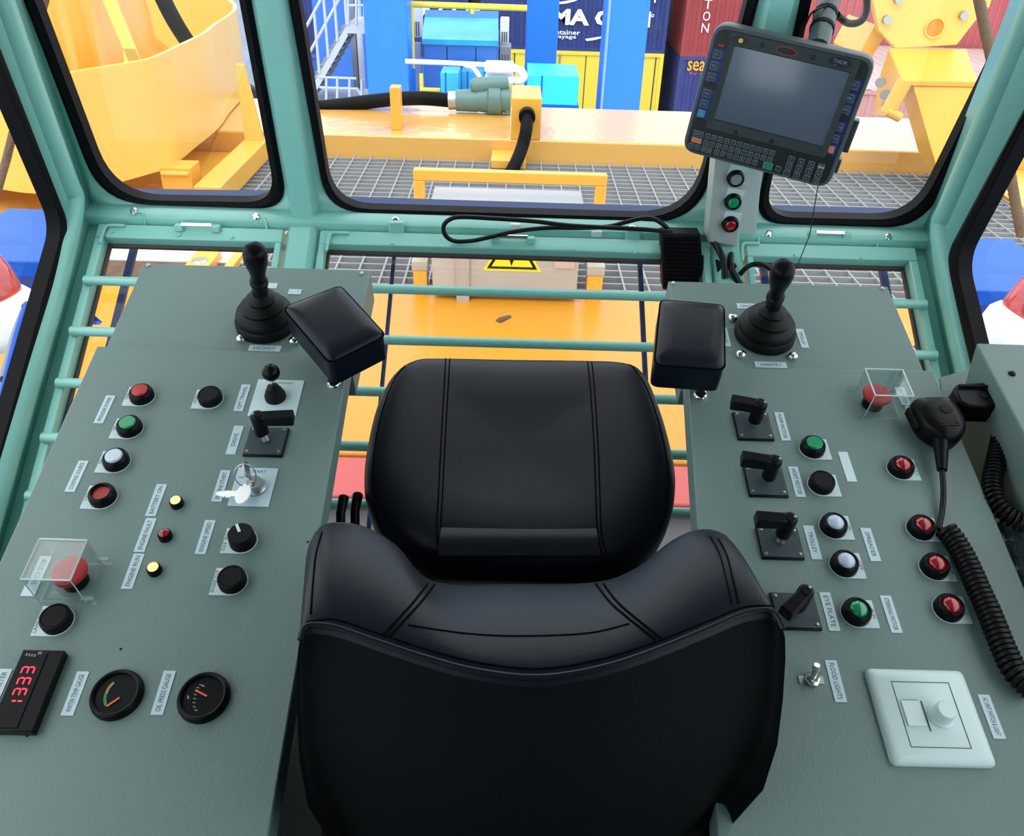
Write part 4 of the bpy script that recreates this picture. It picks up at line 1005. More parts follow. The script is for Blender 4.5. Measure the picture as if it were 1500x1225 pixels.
obj('coiled_cord', coil([gp(1385, 776, .012), gp(1398, 792, .013), gp(1414, 820, .013), gp(1432, 860, .013), gp(1450, 900, .013), gp(1468, 945, .013), gp(1488, 985, .013), gp(1515, 1012, .013)], .0098, .0026, .0054, CABLE), MC)
# plastic wrapped cable bundle in the gap
PLW = mat('plastic_wrap', (.16, .20, .23), .25, bump=.6, bscale=60)
b = MB()
b.tube(smooth([gp(1470, 690, -.03), gp(1476, 712, -.03), gp(1474, 740, -.035), gp(1482, 790, -.04), gp(1505, 850, -.04)], 6), [.012 + .004 * math.sin(i * 1.7) for i in range(25)], PLW, 10)
WB = obj('wrapped_cables', b, label='plastic wrapped cable bundle in the gap beside the right console', cat='cable')
b = MB(); b.tube(smooth([gp(1474, 668, .0), gp(1484, 660, .0), gp(1496, 668, -.01), gp(1500, 700, -.02)], 6), .010, BLACK, 12); obj('sleeve', b, WB)
# ================================================================== OUTSIDE: trolley platform
GZ = -.35            # walkway level
def bx(b, x0, x1, y0, y1, z0, z1, m): b.box(Matrix.Translation(((x0 + x1) / 2, (y0 + y1) / 2, (z0 + z1) / 2)), (x1 - x0, y1 - y0, z1 - z0), m)
# grating walkway
def grating(name, label, x0, x1, y0, y1, px=.115, py=.078):
    b = MB(); x = x0
    while x <= x1 + 1e-6: bx(b, x - .0045, x + .0045, y0, y1, GZ - .012, GZ, GALV); x += px
    y = y0
    while y <= y1 + 1e-6: bx(b, x0, x1, y - .005, y + .005, GZ - .032, GZ - .002, GALV); y += py
    for a in (x0, x1): bx(b, a - .006, a + .006, y0, y1, GZ - .04, GZ + .004, GALV)
    return obj(name, b, label=label, cat='grating')
grating('walkway_grating', 'galvanised walkway grating in front of the cab', -1.75, 3.1, 3.46, 5.64)
b = MB(); bx(b, -1.75, 3.1, 3.46, 5.62, GZ - .20, GZ - .18, mat('pan_grey', (.30, .31, .33), .5)); obj('drip_pan', b, label='grey pan under the walkway grating', cat='pan')
# yellow girder in front of the cab floor with the wet top
b = MB(); bx(b, -2.6, 2.6, 2.20, 3.44, GZ - .42, GZ, YGIRD); GD = obj('girder', b, bevel=.01, label='wet orange yellow girder top below the sloping panes', cat='girder')
b = MB(); bx(b, -2.6, 2.6, 1.99, 2.19, GZ - .30, GZ - .01, REDPAINT); obj('red_plate', b, bevel=.006, label='red painted plate beside the girder below the seat', cat='plate')
b = MB(); bx(b, -2.6, 2.6, -.4, 1.98, GZ - .12, GZ - .06, mat('belly_grey', (.06, .065, .07), .5)); obj('under_plate', b, label='dark grey plate under the cab floor behind the red one', cat='plate')
# small dark leaf scrap on the girder
b = MB(); p = atz(737, 467, GZ + .004); b.prism([(p.x + dx, p.y + dy) for dx, dy in ((-.03, -.02), (-.01, -.035), (.01, -.01), (.035, .02), (.03, .035), (.0, .02), (-.02, .005))], GZ, GZ + .006, Matrix(), BROWN); obj('scrap', b, label='small dark scrap lying on the wet girder', cat='debris')
# far beam
b = MB(); bx(b, -7.5, 6.5, 5.70, 6.70, -.55, -.23, YWET); FB = obj('cross_beam', b, bevel=.012, label='long yellow cross beam with wet top beyond the walkway', cat='beam')
b = MB(); bx(b, -.13, .10, 5.42, 5.695, GZ + .003, GZ + .05, YELLOW); obj('bracket', b, FB)
# electrical box
EB = root('electrical_box', V((0, 3.4, GZ)), 'grey electrical cabinet with a yellow lightning warning triangle', 'electrical box')
l, r_ = ath(634, 446, 3.38), ath(843, 452, 3.38)
b = MB(); bx(b, l.x, r_.x, 3.38, 3.66, GZ + .03, .055, GREYBOX); obj('case', b, EB, bevel=.006)
b = MB(); bx(b, l.x - .01, r_.x + .01, 3.36, 3.70, .055, .065, mat('wet_steel', (.36, .36, .37), .35, .3, bump=.6, bscale=14)); obj('lid', b, EB, label='wet metal lid')
mx_ = ath(678, 445, 3.37).x
b = MB(); bx(b, mx_ - .028, mx_ + .028, 3.365, 3.38, GZ - .005, .055, mat('strap_grey', (.42, .38, .36), .4)); obj('strap', b, EB)
tc = ath(750, 400, 3.374); hw = ath(793, 400, 3.374).x - tc.x; tb = ath(750, 398, 3.374).z
b = MB()
def tri(s, y, m_):
    cz = tb + hw * .577; b.slab([V((tc.x + dx * s, y, cz + dz_ * s)) for dx, dz_ in ((-hw, -hw * .577), (hw, -hw * .577), (0, hw * 1.155))], V((0, -1, 0)), .001, m_)
tri(1, 3.3785, SAFE); tri(.86, 3.377, BLACKM); tri(.70, 3.3755, SAFE)
cz = tb + hw * .577
b.slab([V((tc.x + a * hw, 3.3745, cz + c_ * hw)) for a, c_ in ((-.02, .55), (-.10, .12), (.02, .16), (-.04, -.16), (-.10, -.14), (-.03, -.38), (.06, -.12), (.01, -.13), (.09, .26), (-.01, .22), (.07, .55))], V((0, -1, 0)), .001, BLACKM)
obj('warning_triangle', b, EB, label='yellow triangle with a black lightning bolt')
b = MB(); a_ = ath(827, 387, 3.376); bx(b, a_.x - .045, a_.x + .045, 3.374, 3.381, a_.z - .02, a_.z + .02, mat('rating_plate', (.55, .42, .40), .4)); obj('rating_plate', b, EB)
for x0, x1 in ((606, 629), (858, 884)):
    p0, p1 = ath(x0, 385, 3.5), ath(x1, 385, 3.5); q = ath(x0, 398, 3.45)
    zt2, zb2 = ath(617, 383, 3.42).z, ath(617, 397, 3.42).z; BRZ = zt2
    b = MB(); bx(b, p0.x, p1.x, 3.42, 3.60, zb2, zt2, GREYBOX); obj('bracket', b, EB, bevel=.003)
    b = MB(); bx(b, p0.x + .005, p1.x - .005, 3.425, 3.50, GZ, zb2, YELLOW); obj('support_leg', b, EB, bevel=.003, label='yellow support leg')
# yellow guard hoop over the box
gl, gr = ath(606, 258, 3.54), ath(889, 262, 3.54); gt = ath(750, 251, 3.54).z
GH = root('guard_hoop', V((0, 3.54, 0)), 'yellow flat bar hoop standing over the grey electrical cabinet', 'guard')
b = MB(); bx(b, gl.x, gr.x, 3.52, 3.56, gt - .048, gt, YELLOW); obj('top_bar', b, GH, bevel=.004)
for x in (gl.x, gr.x - .048):
    b = MB(); bx(b, x, x + .048, 3.52, 3.56, BRZ, gt - .048, YELLOW); obj('leg', b, GH, bevel=.004)
# cable gland box on the beam with its cable
JB = root('junction_box', V((0, 5.75, -.23)), 'small yellow junction box on the cross beam with a thick black cable', 'junction box')
a, c_ = ath(748, 195, 5.66), ath(792, 196, 5.66); zt = ath(770, 146, 5.66).z
b = MB(); bx(b, a.x, c_.x, 5.70, 6.12, -.23, zt, YELLOW); obj('case', b, JB, bevel=.006)
b = MB(); g = ath(772, 170, 5.64); b.cyl(g + V((0, .03, 0)), g - V((0, .05, 0)), .055, RUBBER, 18); obj('cable_gland', b, JB)
b = MB(); b.tube(smooth([g - V((0, .02, 0)), ath(771, 190, 5.55), ath(765, 215, 5.5), ath(755, 240, 5.4), ath(745, 258, 5.35)], 6), .042, RUBBER, 12); obj('cable', b, JB)
# geared unit with hose
GU = root('gear_motor', ath(700, 150, 5.75), 'teal grey geared motor lying on the cross beam beside the junction box', 'motor')
def hx(x, y, h=6.45): return ath(x, y, h)
b = MB(); b.tube([hx(748, 146), hx(735, 146), hx(733, 147), hx(716, 146), hx(714, 146), hx(700, 146)], [.095, .095, .115, .115, .095, .085], GREYGUN, 20); b.tube([hx(700, 147), hx(668, 147)], [.085, .077], GREYGUN, 18); obj('housing', b, GU)
b = MB(); b.tube(smooth([hx(745, 122), hx(720, 124), hx(700, 126), hx(690, 128)], 3), [.05, .055, .06, .06, .06, .065, .06, .06, .055, .04], GREYGUN, 14); obj('valve', b, GU)
b = MB(); bx(b, hx(722, 150).x, hx(735, 150).x, 6.38, 6.55, -.23, -.08, GREYGUN); bx(b, hx(740, 150).x, hx(748, 150).x, 6.38, 6.55, -.23, -.06, GREYGUN); obj('foot', b, GU, bevel=.008)
b = MB(); b.tube([hx(668, 147), hx(657, 147)], .068, STEEL, 16); obj('hose_clamp', b, GU)
b = MB(); b.tube(smooth([hx(658, 147), hx(620, 144), hx(580, 145), hx(540, 149), hx(500, 154), hx(460, 157), hx(410, 150, 6.6), hx(375, 138, 7.2), hx(345, 118, 7.8), hx(310, 90, 8.2)], 5), .052, RUBBER, 12); obj('hose', b, GU, label='black rubber hose')
b = MB(); p = hx(581, 165, 5.9); bx(b, p.x - .035, p.x + .035, 5.85, 5.95, -.23, hx(581, 126, 5.9).z, YELLOW); obj('hose_post', b, bevel=.004, label='slim yellow post carrying the hose on the cross beam', cat='post')

# ------------------------------------------------------------------ left: hollow drum
zb, zt_ = -.22, .38
cp = [atz(u, v, zb) for u, v in ((0, 277), (70, 284), (120, 283), (165, 270), (215, 256), (252, 243), (290, 213), (320, 188), (335, 167))]
pl_ = [V((p.x, p.y, 0)) for p in cp] + [V((x, y, 0)) for x, y in ((-2.16, 7.0), (-2.5, 7.7), (-3.2, 8.1), (-4.1, 7.9), (-4.7, 7.2), (-4.8, 6.2), (-4.4, 5.3), (-3.7, 4.75))]
pl_ = smooth(pl_, 5, closed=True)
DR = root('hollow_drum', V((-3.3, 6, zb)), 'large hollow yellow drum outside the left front pane', 'drum')
dc = sum(pl_, V()) / len(pl_)
def drow(z, f): return [V((dc.x + (p.x - dc.x) * f, dc.y + (p.y - dc.y) * f, z)) for p in pl_]
b = MB(); b.grid([drow(zb, .97), drow(zb, 1.0), drow(zt_, 1.0), drow(zt_, .975), drow(zb, .965)], YELLOWB, closed=True); obj('shell', b, DR, sharp=50)
b = MB(); vr = b.grid([drow(zb + .04, .965), drow(zb + .10, .7), drow(zb + .45, .45), drow(zb + 1.5, .40)], YELLOW, closed=True); obj('inner_cone', b, DR)
b = MB(); p0, p1 = atd(203, 106, 5.0), atd(150, -20, 4.9); s = V((.034, 0, 0)); b.hexa([p0 - s + V((0, .03, 0)), p0 + s + V((0, .03, 0)), p1 + s + V((0, .03, 0)), p1 - s + V((0, .03, 0))], [p0 - s, p0 + s, p1 + s, p1 - s], mat('pale_yellow', (.88, .62, .10), .35)); b.hexa([p0 - s * 2.4, p0 + s, p0 + s + (p1 - p0) * .28, p0 - s + (p1 - p0) * .28], [q + V((0, .02, 0)) for q in (p0 - s * 2.4, p0 + s, p0 + s + (p1 - p0) * .28, p0 - s + (p1 - p0) * .28)], MATS['pale_yellow']); obj('rib', b, DR, label='pale yellow upright rib')
b = MB(); b.tube(smooth([atd(275, 62, 6.3), atd(255, 30, 6.1), atd(236, -8, 6.0), atd(215, -60, 5.9)], 5), .06, RUBBER, 10); obj('hose', b, DR, label='dark hose')
b = MB(); q = atz(262, 283, GZ); bx(b, q.x - .09, q.x + .09, q.y, q.y + .16, GZ, zb + .02, YELLOW); bx(b, q.x - .08, q.x + .08, q.y - .02, q.y + .14, zb - .02, zb, YELLOWB); M_ = Matrix.Translation((q.x, q.y + .05, zb)); b.lathe([(0, .012), (.03, .012), (.035, 0)], M_, STEEL, 12); obj('foot', b, DR, bevel=.004)
# platform under the drum
b = MB(); bx(b, -6.0, -1.78, 4.05, 5.69, GZ - .3, GZ - .02, YELLOW); obj('platform_beam', b, bevel=.01, label='orange yellow platform under the hollow drum', cat='beam')
b = MB(); p = atd(352, 95, 5.35); p2 = atd(372, 205, 5.45); b.hexa([p + V((-.03, 0, 0)), p + V((.02, 0, 0)), p2 + V((.06, 0, 0)), p2 + V((-.06, 0, 0))], [q + V((0, .03, 0)) for q in (p + V((-.03, 0, 0)), p + V((.02, 0, 0)), p2 + V((.06, 0, 0)), p2 + V((-.06, 0, 0)))], YELLOW); obj('brace_plate', b, label='tapering orange yellow brace plate right of the hollow drum', cat='brace')
b = MB(); q = atz(300, 283, GZ + .05); bx(b, q.x - .02, q.x + .13, q.y - .1, 5.6, GZ, GZ + .12, YELLOW); obj('stiffener', b, bevel=.004, label='yellow stiffener running back beside the drum foot', cat='beam')
# things through the left lower pane
b = MB(); bx(b, -3.0, -1.28, 3.46, 3.70, GZ + .0, GZ + .006, BROWN); bx(b, -3.0, -1.28, 3.70, 3.90, GZ + .0, GZ + .012, mat('pale_strip', (.66, .62, .62), .5, bump=.3, bscale=10)); obj('checker_plate', b, label='rusty brown plate with a pale strip under the left lower pane', cat='plate')
b = MB(); q = ath(294, 388, 3.62); bx(b, q.x - .055, q.x + .055, 3.48, 3.76, GZ, GZ + .05, YELLOW); M_ = Matrix.Translation((q.x, 3.62, GZ + .05)); b.lathe([(0, .01), (.032, .01), (.038, 0)], M_, STEEL, 14); obj('lug', b, bevel=.004, label='yellow lug with a round bolt under the left lower pane', cat='lug')
b = MB(); q = ath(337, 385, 3.62); bx(b, q.x - .022, q.x + .02, 3.46, 4.0, GZ, GZ + .04, YELLOW); obj('flat_bar', b, bevel=.003, label='yellow flat bar right of the lug under the left lower pane', cat='bar')
# blue brackets with beacons either side
def bracket(sgn, q, label):
    r0 = root('beacon_bracket', q, label, 'bracket', 'blue beacon brackets'); X0, X1 = sorted((q.x, q.x + sgn * .75)) if False else sorted((q.x, q.x - sgn * .34))
    b = MB(); bx(b, X0, X1, q.y - .43, q.y, q.z - .05, q.z, BLUE); obj('top_plate', b, r0, bevel=.004)
    b = MB(); e = X1 if sgn < 0 else X0
    y0 = q.y - .43; pts = [V((X0 + .06, y0 + .03, q.z - .05)), V((X1 - .06, y0 + .03, q.z - .05)), V(((X0 + X1) / 2 + sgn * -.06, y0 + .2, q.z - .30)), V(((X0 + X1) / 2 + sgn * -.16, y0 + .2, q.z - .30))]
    b.hexa(pts, [p + V((0, .02, 0)) for p in pts], BLUE); obj('gusset', b, r0)
    return r0
BZ_ = .30
bracket(-1, atz(12, 305, BZ_) , 'blue steel bracket outside the left side pane')
bracket(1, atz(1482, 350, BZ_), 'blue steel bracket outside the right side pane')
def beacon(q, label, tilt):
    r0 = root('beacon_lamp', q, label, 'lamp', 'beacon lamps'); M_ = Matrix.Translation(q) @ Matrix.Rotation(tilt, 4, 'Y') @ Matrix.Scale(.84, 4)
    b = MB(); b.lathe([(.0, -.02), (.085, -.02), (.102, 0), (.105, .02), (.104, .10), (.088, .125), (0, .125)], M_, WHITEX, 32); obj('base', b, r0)
    b = MB(); b.lathe([(.080, .12), (.084, .14), (.082, .20), (.070, .25), (.045, .285), (0, .295)], M_, mat('beacon_red', (.55, .02, .03), .15, coat=1), 32); obj('dome', b, r0, label='red dome')
    b = MB(); b.cyl(M_ @ V((0, 0, -.02)), M_ @ V((0, 0, -.25)), .02, STEEL, 10); obj('stem', b, r0)
beacon(atd(22, 490, 2.1), 'red domed beacon with white base outside the left side pane', R(-14))
beacon(atd(1466, 514, 2.1), 'red domed beacon with white base outside the right side pane', R(20))
# blue conduit hugging the left sill outside
b = MB(); b.tube(smooth([atx(44, 446, -.86), atx(32, 480, -.86), atx(12, 560, -.86), atx(-6, 640, -.86), atx(-34, 740, -.86)], 6), .010, BLUE, 10); CDT = obj('conduit', b, label='blue pipe along the outside of the left side pane', cat='pipe')
b = MB(); b.tube(smooth([atx(40, 446, -.88), atx(20, 500, -.885), atx(1, 570, -.885), atx(-22, 660, -.885)], 6), .008, GALV, 10); 
for u, v in ((42, 450), (10, 556)): b.tube([atx(u - 8, v, -.87), atx(u + 8, v, -.86)], .006, BLACKM, 8)
obj('clips', b, CDT)
# beams far left and right seen through the side panes
for sgn, nm in ((-1, 'left'), (1, 'right')):
    b = MB(); bx(b, min(sgn * 2.65, sgn * 5), max(sgn * 2.65, sgn * 5), 1.6, 4.0, GZ - .55, GZ - .30, YELLOWB); obj('side_girder', b, bevel=.01, label='yellow girder below the %s side pane' % nm, cat='girder')
    b = MB(); bx(b, min(sgn * 2.7, sgn * 5), max(sgn * 2.7, sgn * 5), 3.3, 3.36, GZ - .30, GZ + .16, mat('pale_yellow2', (.85, .62, .16), .4)); obj('flange', b, bevel=.004, label='pale yellow flange plate on the %s girder' % nm, cat='plate')
# wire ropes
def rope(pts, r, label):
    b = MB(); b.tube(pts, r, ROPE, 10); 
    P = smooth(pts, 20); 
    for k in range(3):
        q = []
        for i, p in enumerate(P):
            t = (P[min(i + 1, len(P) - 1)] - P[max(i - 1, 0)]).normalized(); nn = t.orthogonal().normalized(); bb = t.cross(nn); a = 2 * math.pi * (i * .35 + k / 3); q.append(p + (nn * math.cos(a) + bb * math.sin(a)) * r * .55)
        b.tube(q, r * .6, ROPE, 6)
    obj('wire_rope', b, label=label, cat='rope', sharp=70)
rope([atd(76, -40, 3.0), atd(60, 20, 3.1), atd(22, 185, 3.25), atd(2, 260, 3.35), atd(-20, 340, 3.4)], .016, 'rusty wire rope crossing the left corner post')
rope([atd(1426, -40, 3.0), atd(1436, 10, 3.1), atd(1455, 100, 3.2), atd(1474, 220, 3.3), atd(1496, 345, 3.4)], .020, 'rusty wire rope crossing the right corner post')
# ------------------------------------------------------------------ right: bolted yellow bracket
RB = root('sheave_bracket', V((2.6, 5.6, GZ)), 'bright yellow bolted bracket and boxed arm outside the right front pane', 'bracket')
H6 = 5.6
def w6(u, v, h=H6): return ath(u, v, h)
b = MB(); pts = [w6(1272, -30), w6(1462, -30), w6(1450, 10), w6(1428, 32), w6(1402, 66), w6(1312, 72), w6(1287, 45)]; b.slab(pts, V((0, -1, 0)), .06, YELLOWB); PLT = obj('bolted_plate', b, RB, bevel=.006)
for u, v in ((1298, 28), (1315, -2), (1410, 22)):
    b = MB(); q = w6(u, v, H6 - .001); b.cyl(q, q - V((0, .03, 0)), .026, STEEL, 12); obj('bolt', b, PLT)
b = MB(); q = w6(1369, 41, H6 - .003); b.cyl(q + V((0, .004, 0)), q - V((0, .002, 0)), .055, mat('orange_bore', (.75, .25, .02), .5), 24); b.tube([q + V((.058 * math.cos(a), -.004, .058 * math.sin(a))) for a in [2 * math.pi * i / 24 for i in range(25)]], .006, YELLOWB, 6); obj('bore', b, PLT)
b = MB(); pts = [w6(1300, 48, 5.7), w6(1282, 36, 5.7), w6(1258, 80, 5.7), w6(1262, 112, 5.7), w6(1290, 62, 5.7)]; b.hexa(pts, [p + V((0, .5, 0)) for p in pts], YELLOW); obj('side_web', b, RB)
# box under the plate
lA, rA = w6(1324, 118, 5.2), w6(1432, 120, 5.2)
b = MB(); pts = [lA, rA, w6(1416, 72, 5.6), w6(1302, 70, 5.6)]; b.slab(pts, V((0, 0, 1)), .03, YELLOW); obj('top_flange', b, RB, bevel=.004)
b = MB(); bl, br = w6(1376, 260, 5.0), w6(1490, 262, 5.0); pts = [w6(1336, 121, 5.22), w6(1440, 121, 5.22), br, bl]; b.hexa(pts, [p + V((.0, .35, .06)) for p in pts], YELLOW); obj('arm_web', b, RB, bevel=.004)
b = MB(); pts = [w6(1302, 72, 5.55), w6(1322, 117, 5.2), w6(1296, 170, 5.25), w6(1280, 168, 5.5), w6(1286, 120, 5.55)]; b.hexa(pts, [p + V((.05, .08, 0)) for p in pts], YELLOW); obj('side_plate', b, RB, bevel=.004)
for u, v in ((1291, 120), (1298, 138), (1301, 152)):
    b = MB(); q = w6(u, v, 5.33); b.cyl(q, q + V((-.02, -.03, 0)), .03, STEEL, 10); obj('bolt', b, RB)
b = MB(); b.cyl(w6(1326, 118, 5.16), w6(1300, 165, 5.16), .045, YELLOW, 14); b.cyl(w6(1298, 162, 5.14), w6(1318, 172, 5.14), .03, YELLOW, 12); obj('pipe', b, RB)
# side rails / posts right
b = MB(); bx(b, 3.12, 4.4, 4.6, 5.69, GZ - .2, GZ + .02, YELLOW); obj('end_plate', b, bevel=.006, label='yellow end plate beside the walkway under the boxed arm', cat='plate')

# ================================================================== OUTSIDE: yard
GY = -6.16
b = MB(); bx(b, -70, 70, 4, 130, GY - .3, GY, CONCRETE); obj('ground', b, kind='structure')
# containers
def container(name, label, x0, x1, y0, z0, m, door=False, depth=2.44, h=2.59, text=(), roofm=None, side_rib=.28):
    r0 = root(name, V(((x0 + x1) / 2, y0, z0)), label, 'container', 'stacked containers'); b = MB(); y1 = y0 + depth; z1 = z0 + h
    fr = .12
    # corrugated front wall
    n = int((x1 - x0 - 2 * fr) / side_rib); P = []
    for i in range(n):
        a = x0 + fr + (x1 - x0 - 2 * fr) * i / n; w = (x1 - x0 - 2 * fr) / n
        P += [(a, .0), (a + w * .36, .0), (a + w * .5, .036), (a + w * .86, .036)]
    P.append((x1 - fr, 0))
    if door:
        bx(b, x0 + fr, x1 - fr, y0 + .04, y0 + .1, z0 + fr, z1 - fr, m)
    else:
        b.grid([[V((x, y0 + .03 + d, z)) for x, d in P] for z in (z0 + fr, z1 - fr)], m)
    obj('corrugated_wall', b, r0, sharp=20)
    b = MB()
    for (a, c_, e, f) in ((x0, x0 + fr, z0, z1), (x1 - fr, x1, z0, z1), (x0 + fr, x1 - fr, z0, z0 + fr), (x0 + fr, x1 - fr, z1 - fr, z1)): bx(b, a, c_, y0, y0 + .12, e, f, m)
    # corrugated ends, roof and back
    Q = []; nn = int(depth / .25)
    for i in range(nn):
        a = y0 + .12 + (depth - .12) * i / nn; w = (depth - .12) / nn; Q += [(a, 0), (a + w * .4, 0), (a + w * .5, .035), (a + w * .9, .035)]
    Q.append((y1, 0))
    for X, s_ in ((x0, 1), (x1, -1)): b.grid([[V((X + s_ * (.005 + d), y, z)) for y, d in Q] for z in (z0, z1)], m)
    bx(b, x0, x1, y1 - .03, y1, z0, z1, m)
    obj('frame', b, r0, sharp=20)
    b = MB(); rm = roofm or m
    nr = int((x1 - x0) / .42); pr = []
    for i in range(nr):
        a = x0 + (x1 - x0) * i / nr; w = (x1 - x0) / nr; pr += [(a, 0), (a + w * .4, 0), (a + w * .5, -.03), (a + w * .9, -.03)]
    pr.append((x1, 0)); b.grid([[V((x, y, z1 + d)) for x, d in pr] for y in (y0 + .02, y1)], rm); obj('roof', b, r0, sharp=20)
    if door:
        lk = mat('lock_bar', (.62, .50, .12), .4); dk = mat('door_gap', (.05, .05, .05), .6)
        for f in (.16, .33, .62, .80):
            q = MB(); X = x0 + (x1 - x0) * f; q.cyl(V((X, y0 + .01, z0 + .1)), V((X, y0 + .01, z1 - .1)), .028, GALV if f < .5 else lk, 8); bx(q, X - .02, X + .22, y0 - .01, y0 + .02, z0 + .95, z0 + 1.0, dk); obj('lock_rod', q, r0)
        q = MB(); bx(q, (x0 + x1) / 2 - .015, (x0 + x1) / 2 + .015, y0 + .03, y0 + .045, z0 + .1, z1 - .1, dk)
        for X in (x0 + .2, x1 - .25): bx(q, X - .02, X + .02, y0 + .03, y0 + .045, z0 + .1, z1 - .1, dk)
        obj('door_seal', q, r0, label='dark door gaskets')
    for t_ in text:
        q = MB(); t_(q); obj('lettering', q, r0)
    return r0
YC = 29.0
def tpos(u, v): return ath(u, v, YC - .02)
def front(o): return frame(o, V((1, 0, 0)), V((0, 0, 1)))
z1_ = ath(880, 76, YC).z; zA = z1_ - 2.59
xa0 = ath(745, 80, YC).x; xa1 = ath(973, 80, YC).x
WT = mat('white_lettering', (.85, .86, .88), .5)
L_ = lambda u0, u1, v: (tpos(u0, v), tpos(u1, v))
def txt(body, u, v, wpx, hpx, m=WT, vertical=False):
    def f(q):
        o = tpos(u, v); k = (tpos(u + 1, v).x - o.x)
        hz = tpos(u, v - hpx / 2).z - tpos(u, v + hpx / 2).z
        q.text(body, front(o), m, length=wpx * k, size=hz, bold=.045 if hpx > 18 else .012)
    return f
def swoosh(u, v):
    def f(q):
        P = [tpos(u + a, v + c_) for a, c_ in ((0, 6), (10, 4.5), (22, 2.5), (32, 0))]; Q = [tpos(u + a, v + c_) for a, c_ in ((2, 9), (12, 8), (24, 5), (32, 1))]
        q.grid([P, Q], WT)
    return f
def vtext(body, u0, v0, u1, v1, size, m=WT):
    def f(q):
        a, c_ = tpos(u0, v0), tpos(u1, v1); n = len(body); hz = abs(a.z - c_.z) / max(1, n - 1) * .80
        for i, ch in enumerate(body):
            p = a.lerp(c_, i / (n - 1)); q.text(ch, front(p), m, size=hz, length=hz * (.35 if ch == 'I' else .85))
    return f
x20 = 6.06
container('shipping_container', 'yellow container with door bars under the navy ones, behind the blue columns', xa0, xa1, YC, zA, LEMON, door=True)
container('shipping_container', 'navy container lettered MA CG between the two right blue columns', xa1 - x20, xa1, YC, z1_, NAVY, text=[txt('CMA CGM', 867, 26, 172, 24), txt('Container', 824, 47, 52, 7), txt('& drayage', 820, 54, 48, 7), swoosh(857, 51), swoosh(818, -3), txt('i', 960, -4, 3, 16), txt('o', 956, 23, 5, 5)])
xb1 = xa1 - x20 - .4
container('shipping_container', 'navy container with white letters behind the blue machine house', xb1 - x20, xb1, YC, z1_ - .35, NAVY, text=[txt('CMA CGM', 638, 16, 130, 22)])
container('shipping_container', 'dark blue container low behind the grey stair', xb1 - x20, xb1, YC, z1_ - .35 - 2.59, mat('mid_blue', (.04, .14, .42), .5))
xr0 = ath(997, 76, YC).x; xq = ath(1168, 70, 27).x
container('shipping_container', 'oxide red container lettered TRITON beyond the terminal', xr0, xq - .3, YC, z1_ - .05, OXIDE, text=[vtext('TRITON', 1044, -48, 1033, 41, 12)])
container('shipping_container', 'indigo container with yellow letters below the red one', xr0, xq - .3, YC, z1_ - .05 - 2.59, PURPLE, text=[txt('seaco', 1030, 97, 46, 15, ORANGE), txt('by rapid', 1030, 108, 40, 5, mat('pink_lettering', (.7, .06, .22), .5))])
container('shipping_container', 'added dark container row closing the gap between navy and red ones', xa1 - 7, xq - .5, YC + 3.4, z1_, mat('gap_dark_fill', (.06, .06, .09), .6), h=5.4)  # added dark row behind, so the bright gap between the stacks reads dark
container('shipping_container', 'added dark lower container closing the gap beside the yellow one', xa1 - 7, xq - .5, YC + 3.4, zA, MATS['gap_dark_fill'])
xq = ath(1168, 70, 27).x
container('shipping_container', 'pale roofed container seen from above behind the yellow bracket', xq, xq + 12.2, 25.2, GY, mat('pale_red', (.62, .28, .26), .5), h=2.6, depth=8.6, roofm=PINKROOF)
container('shipping_container', 'long red container behind the pale roof at upper right', xq - .2, xq + 12, 34.2, GY + 1.2, mat('rose_red', (.46, .10, .11), .5), h=4.6)
# blue gantry columns
def column(u, v, h, wpx, label, d=.9, lite=None):
    c_ = ath(u, v, h); w = abs(ath(u + wpx / 2, v, h).x - ath(u - wpx / 2, v, h).x)
    r0 = root('gantry_column', V((c_.x, h + d / 2, GY)), label, 'column', 'blue gantry columns'); b = MB(); bx(b, c_.x - w / 2, c_.x + w / 2, h, h + d, GY, 4.5, BLUEC); o = obj('shaft', b, r0, bevel=.02)
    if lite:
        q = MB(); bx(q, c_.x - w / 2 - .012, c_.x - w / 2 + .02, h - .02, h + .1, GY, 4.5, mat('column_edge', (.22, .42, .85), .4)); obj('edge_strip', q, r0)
    return r0
column(567, 80, 13, 62, 'leftmost wide blue column behind the hose post')
column(794, 50, 17.5, 46, 'middle narrow blue column behind the junction box')
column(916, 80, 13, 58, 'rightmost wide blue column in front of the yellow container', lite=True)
b = MB(); bx(b, -9, 7, 12.2, 17.0, -3.3, -2.75, BLUE); obj('sill_beam', b, bevel=.02, label='blue sill beam carrying the machine house', cat='beam')
# blue machine house with pitched light roof
MH = root('machine_house', V((-.9, 14.5, -2.75)), 'blue machine house with a pale sloping roof between the blue columns', 'machine house')
Hm = 14.2; a, c_ = ath(621, 62, Hm), ath(728, 64, Hm)
b = MB(); bx(b, a.x, c_.x, Hm, Hm + 1.6, -2.74, a.z, mat('house_blue', (.05, .22, .62), .4)); obj('body', b, MH, bevel=.01)
b = MB(); e0, e1 = ath(618, 57, Hm - .05), ath(730, 60, Hm - .05); r0_, r1_ = ath(622, 25, Hm + .9), ath(730, 27, Hm + .9); b.hexa([e0 - V((0, 0, .08)), e1 - V((0, 0, .08)), r1_ - V((0, 0, .08)), r0_ - V((0, 0, .08))], [e0, e1, r1_, r0_], CYAN); b.hexa([r0_ - V((0, 0, .06)), r1_ - V((0, 0, .06)), r1_ + V((0, .12, .05)), r0_ + V((0, .12, .05))], [r0_, r1_, r1_ + V((0, .12, .1)), r0_ + V((0, .12, .1))], MATS['house_blue']); obj('roof', b, MH, label='pale cyan sloping roof')
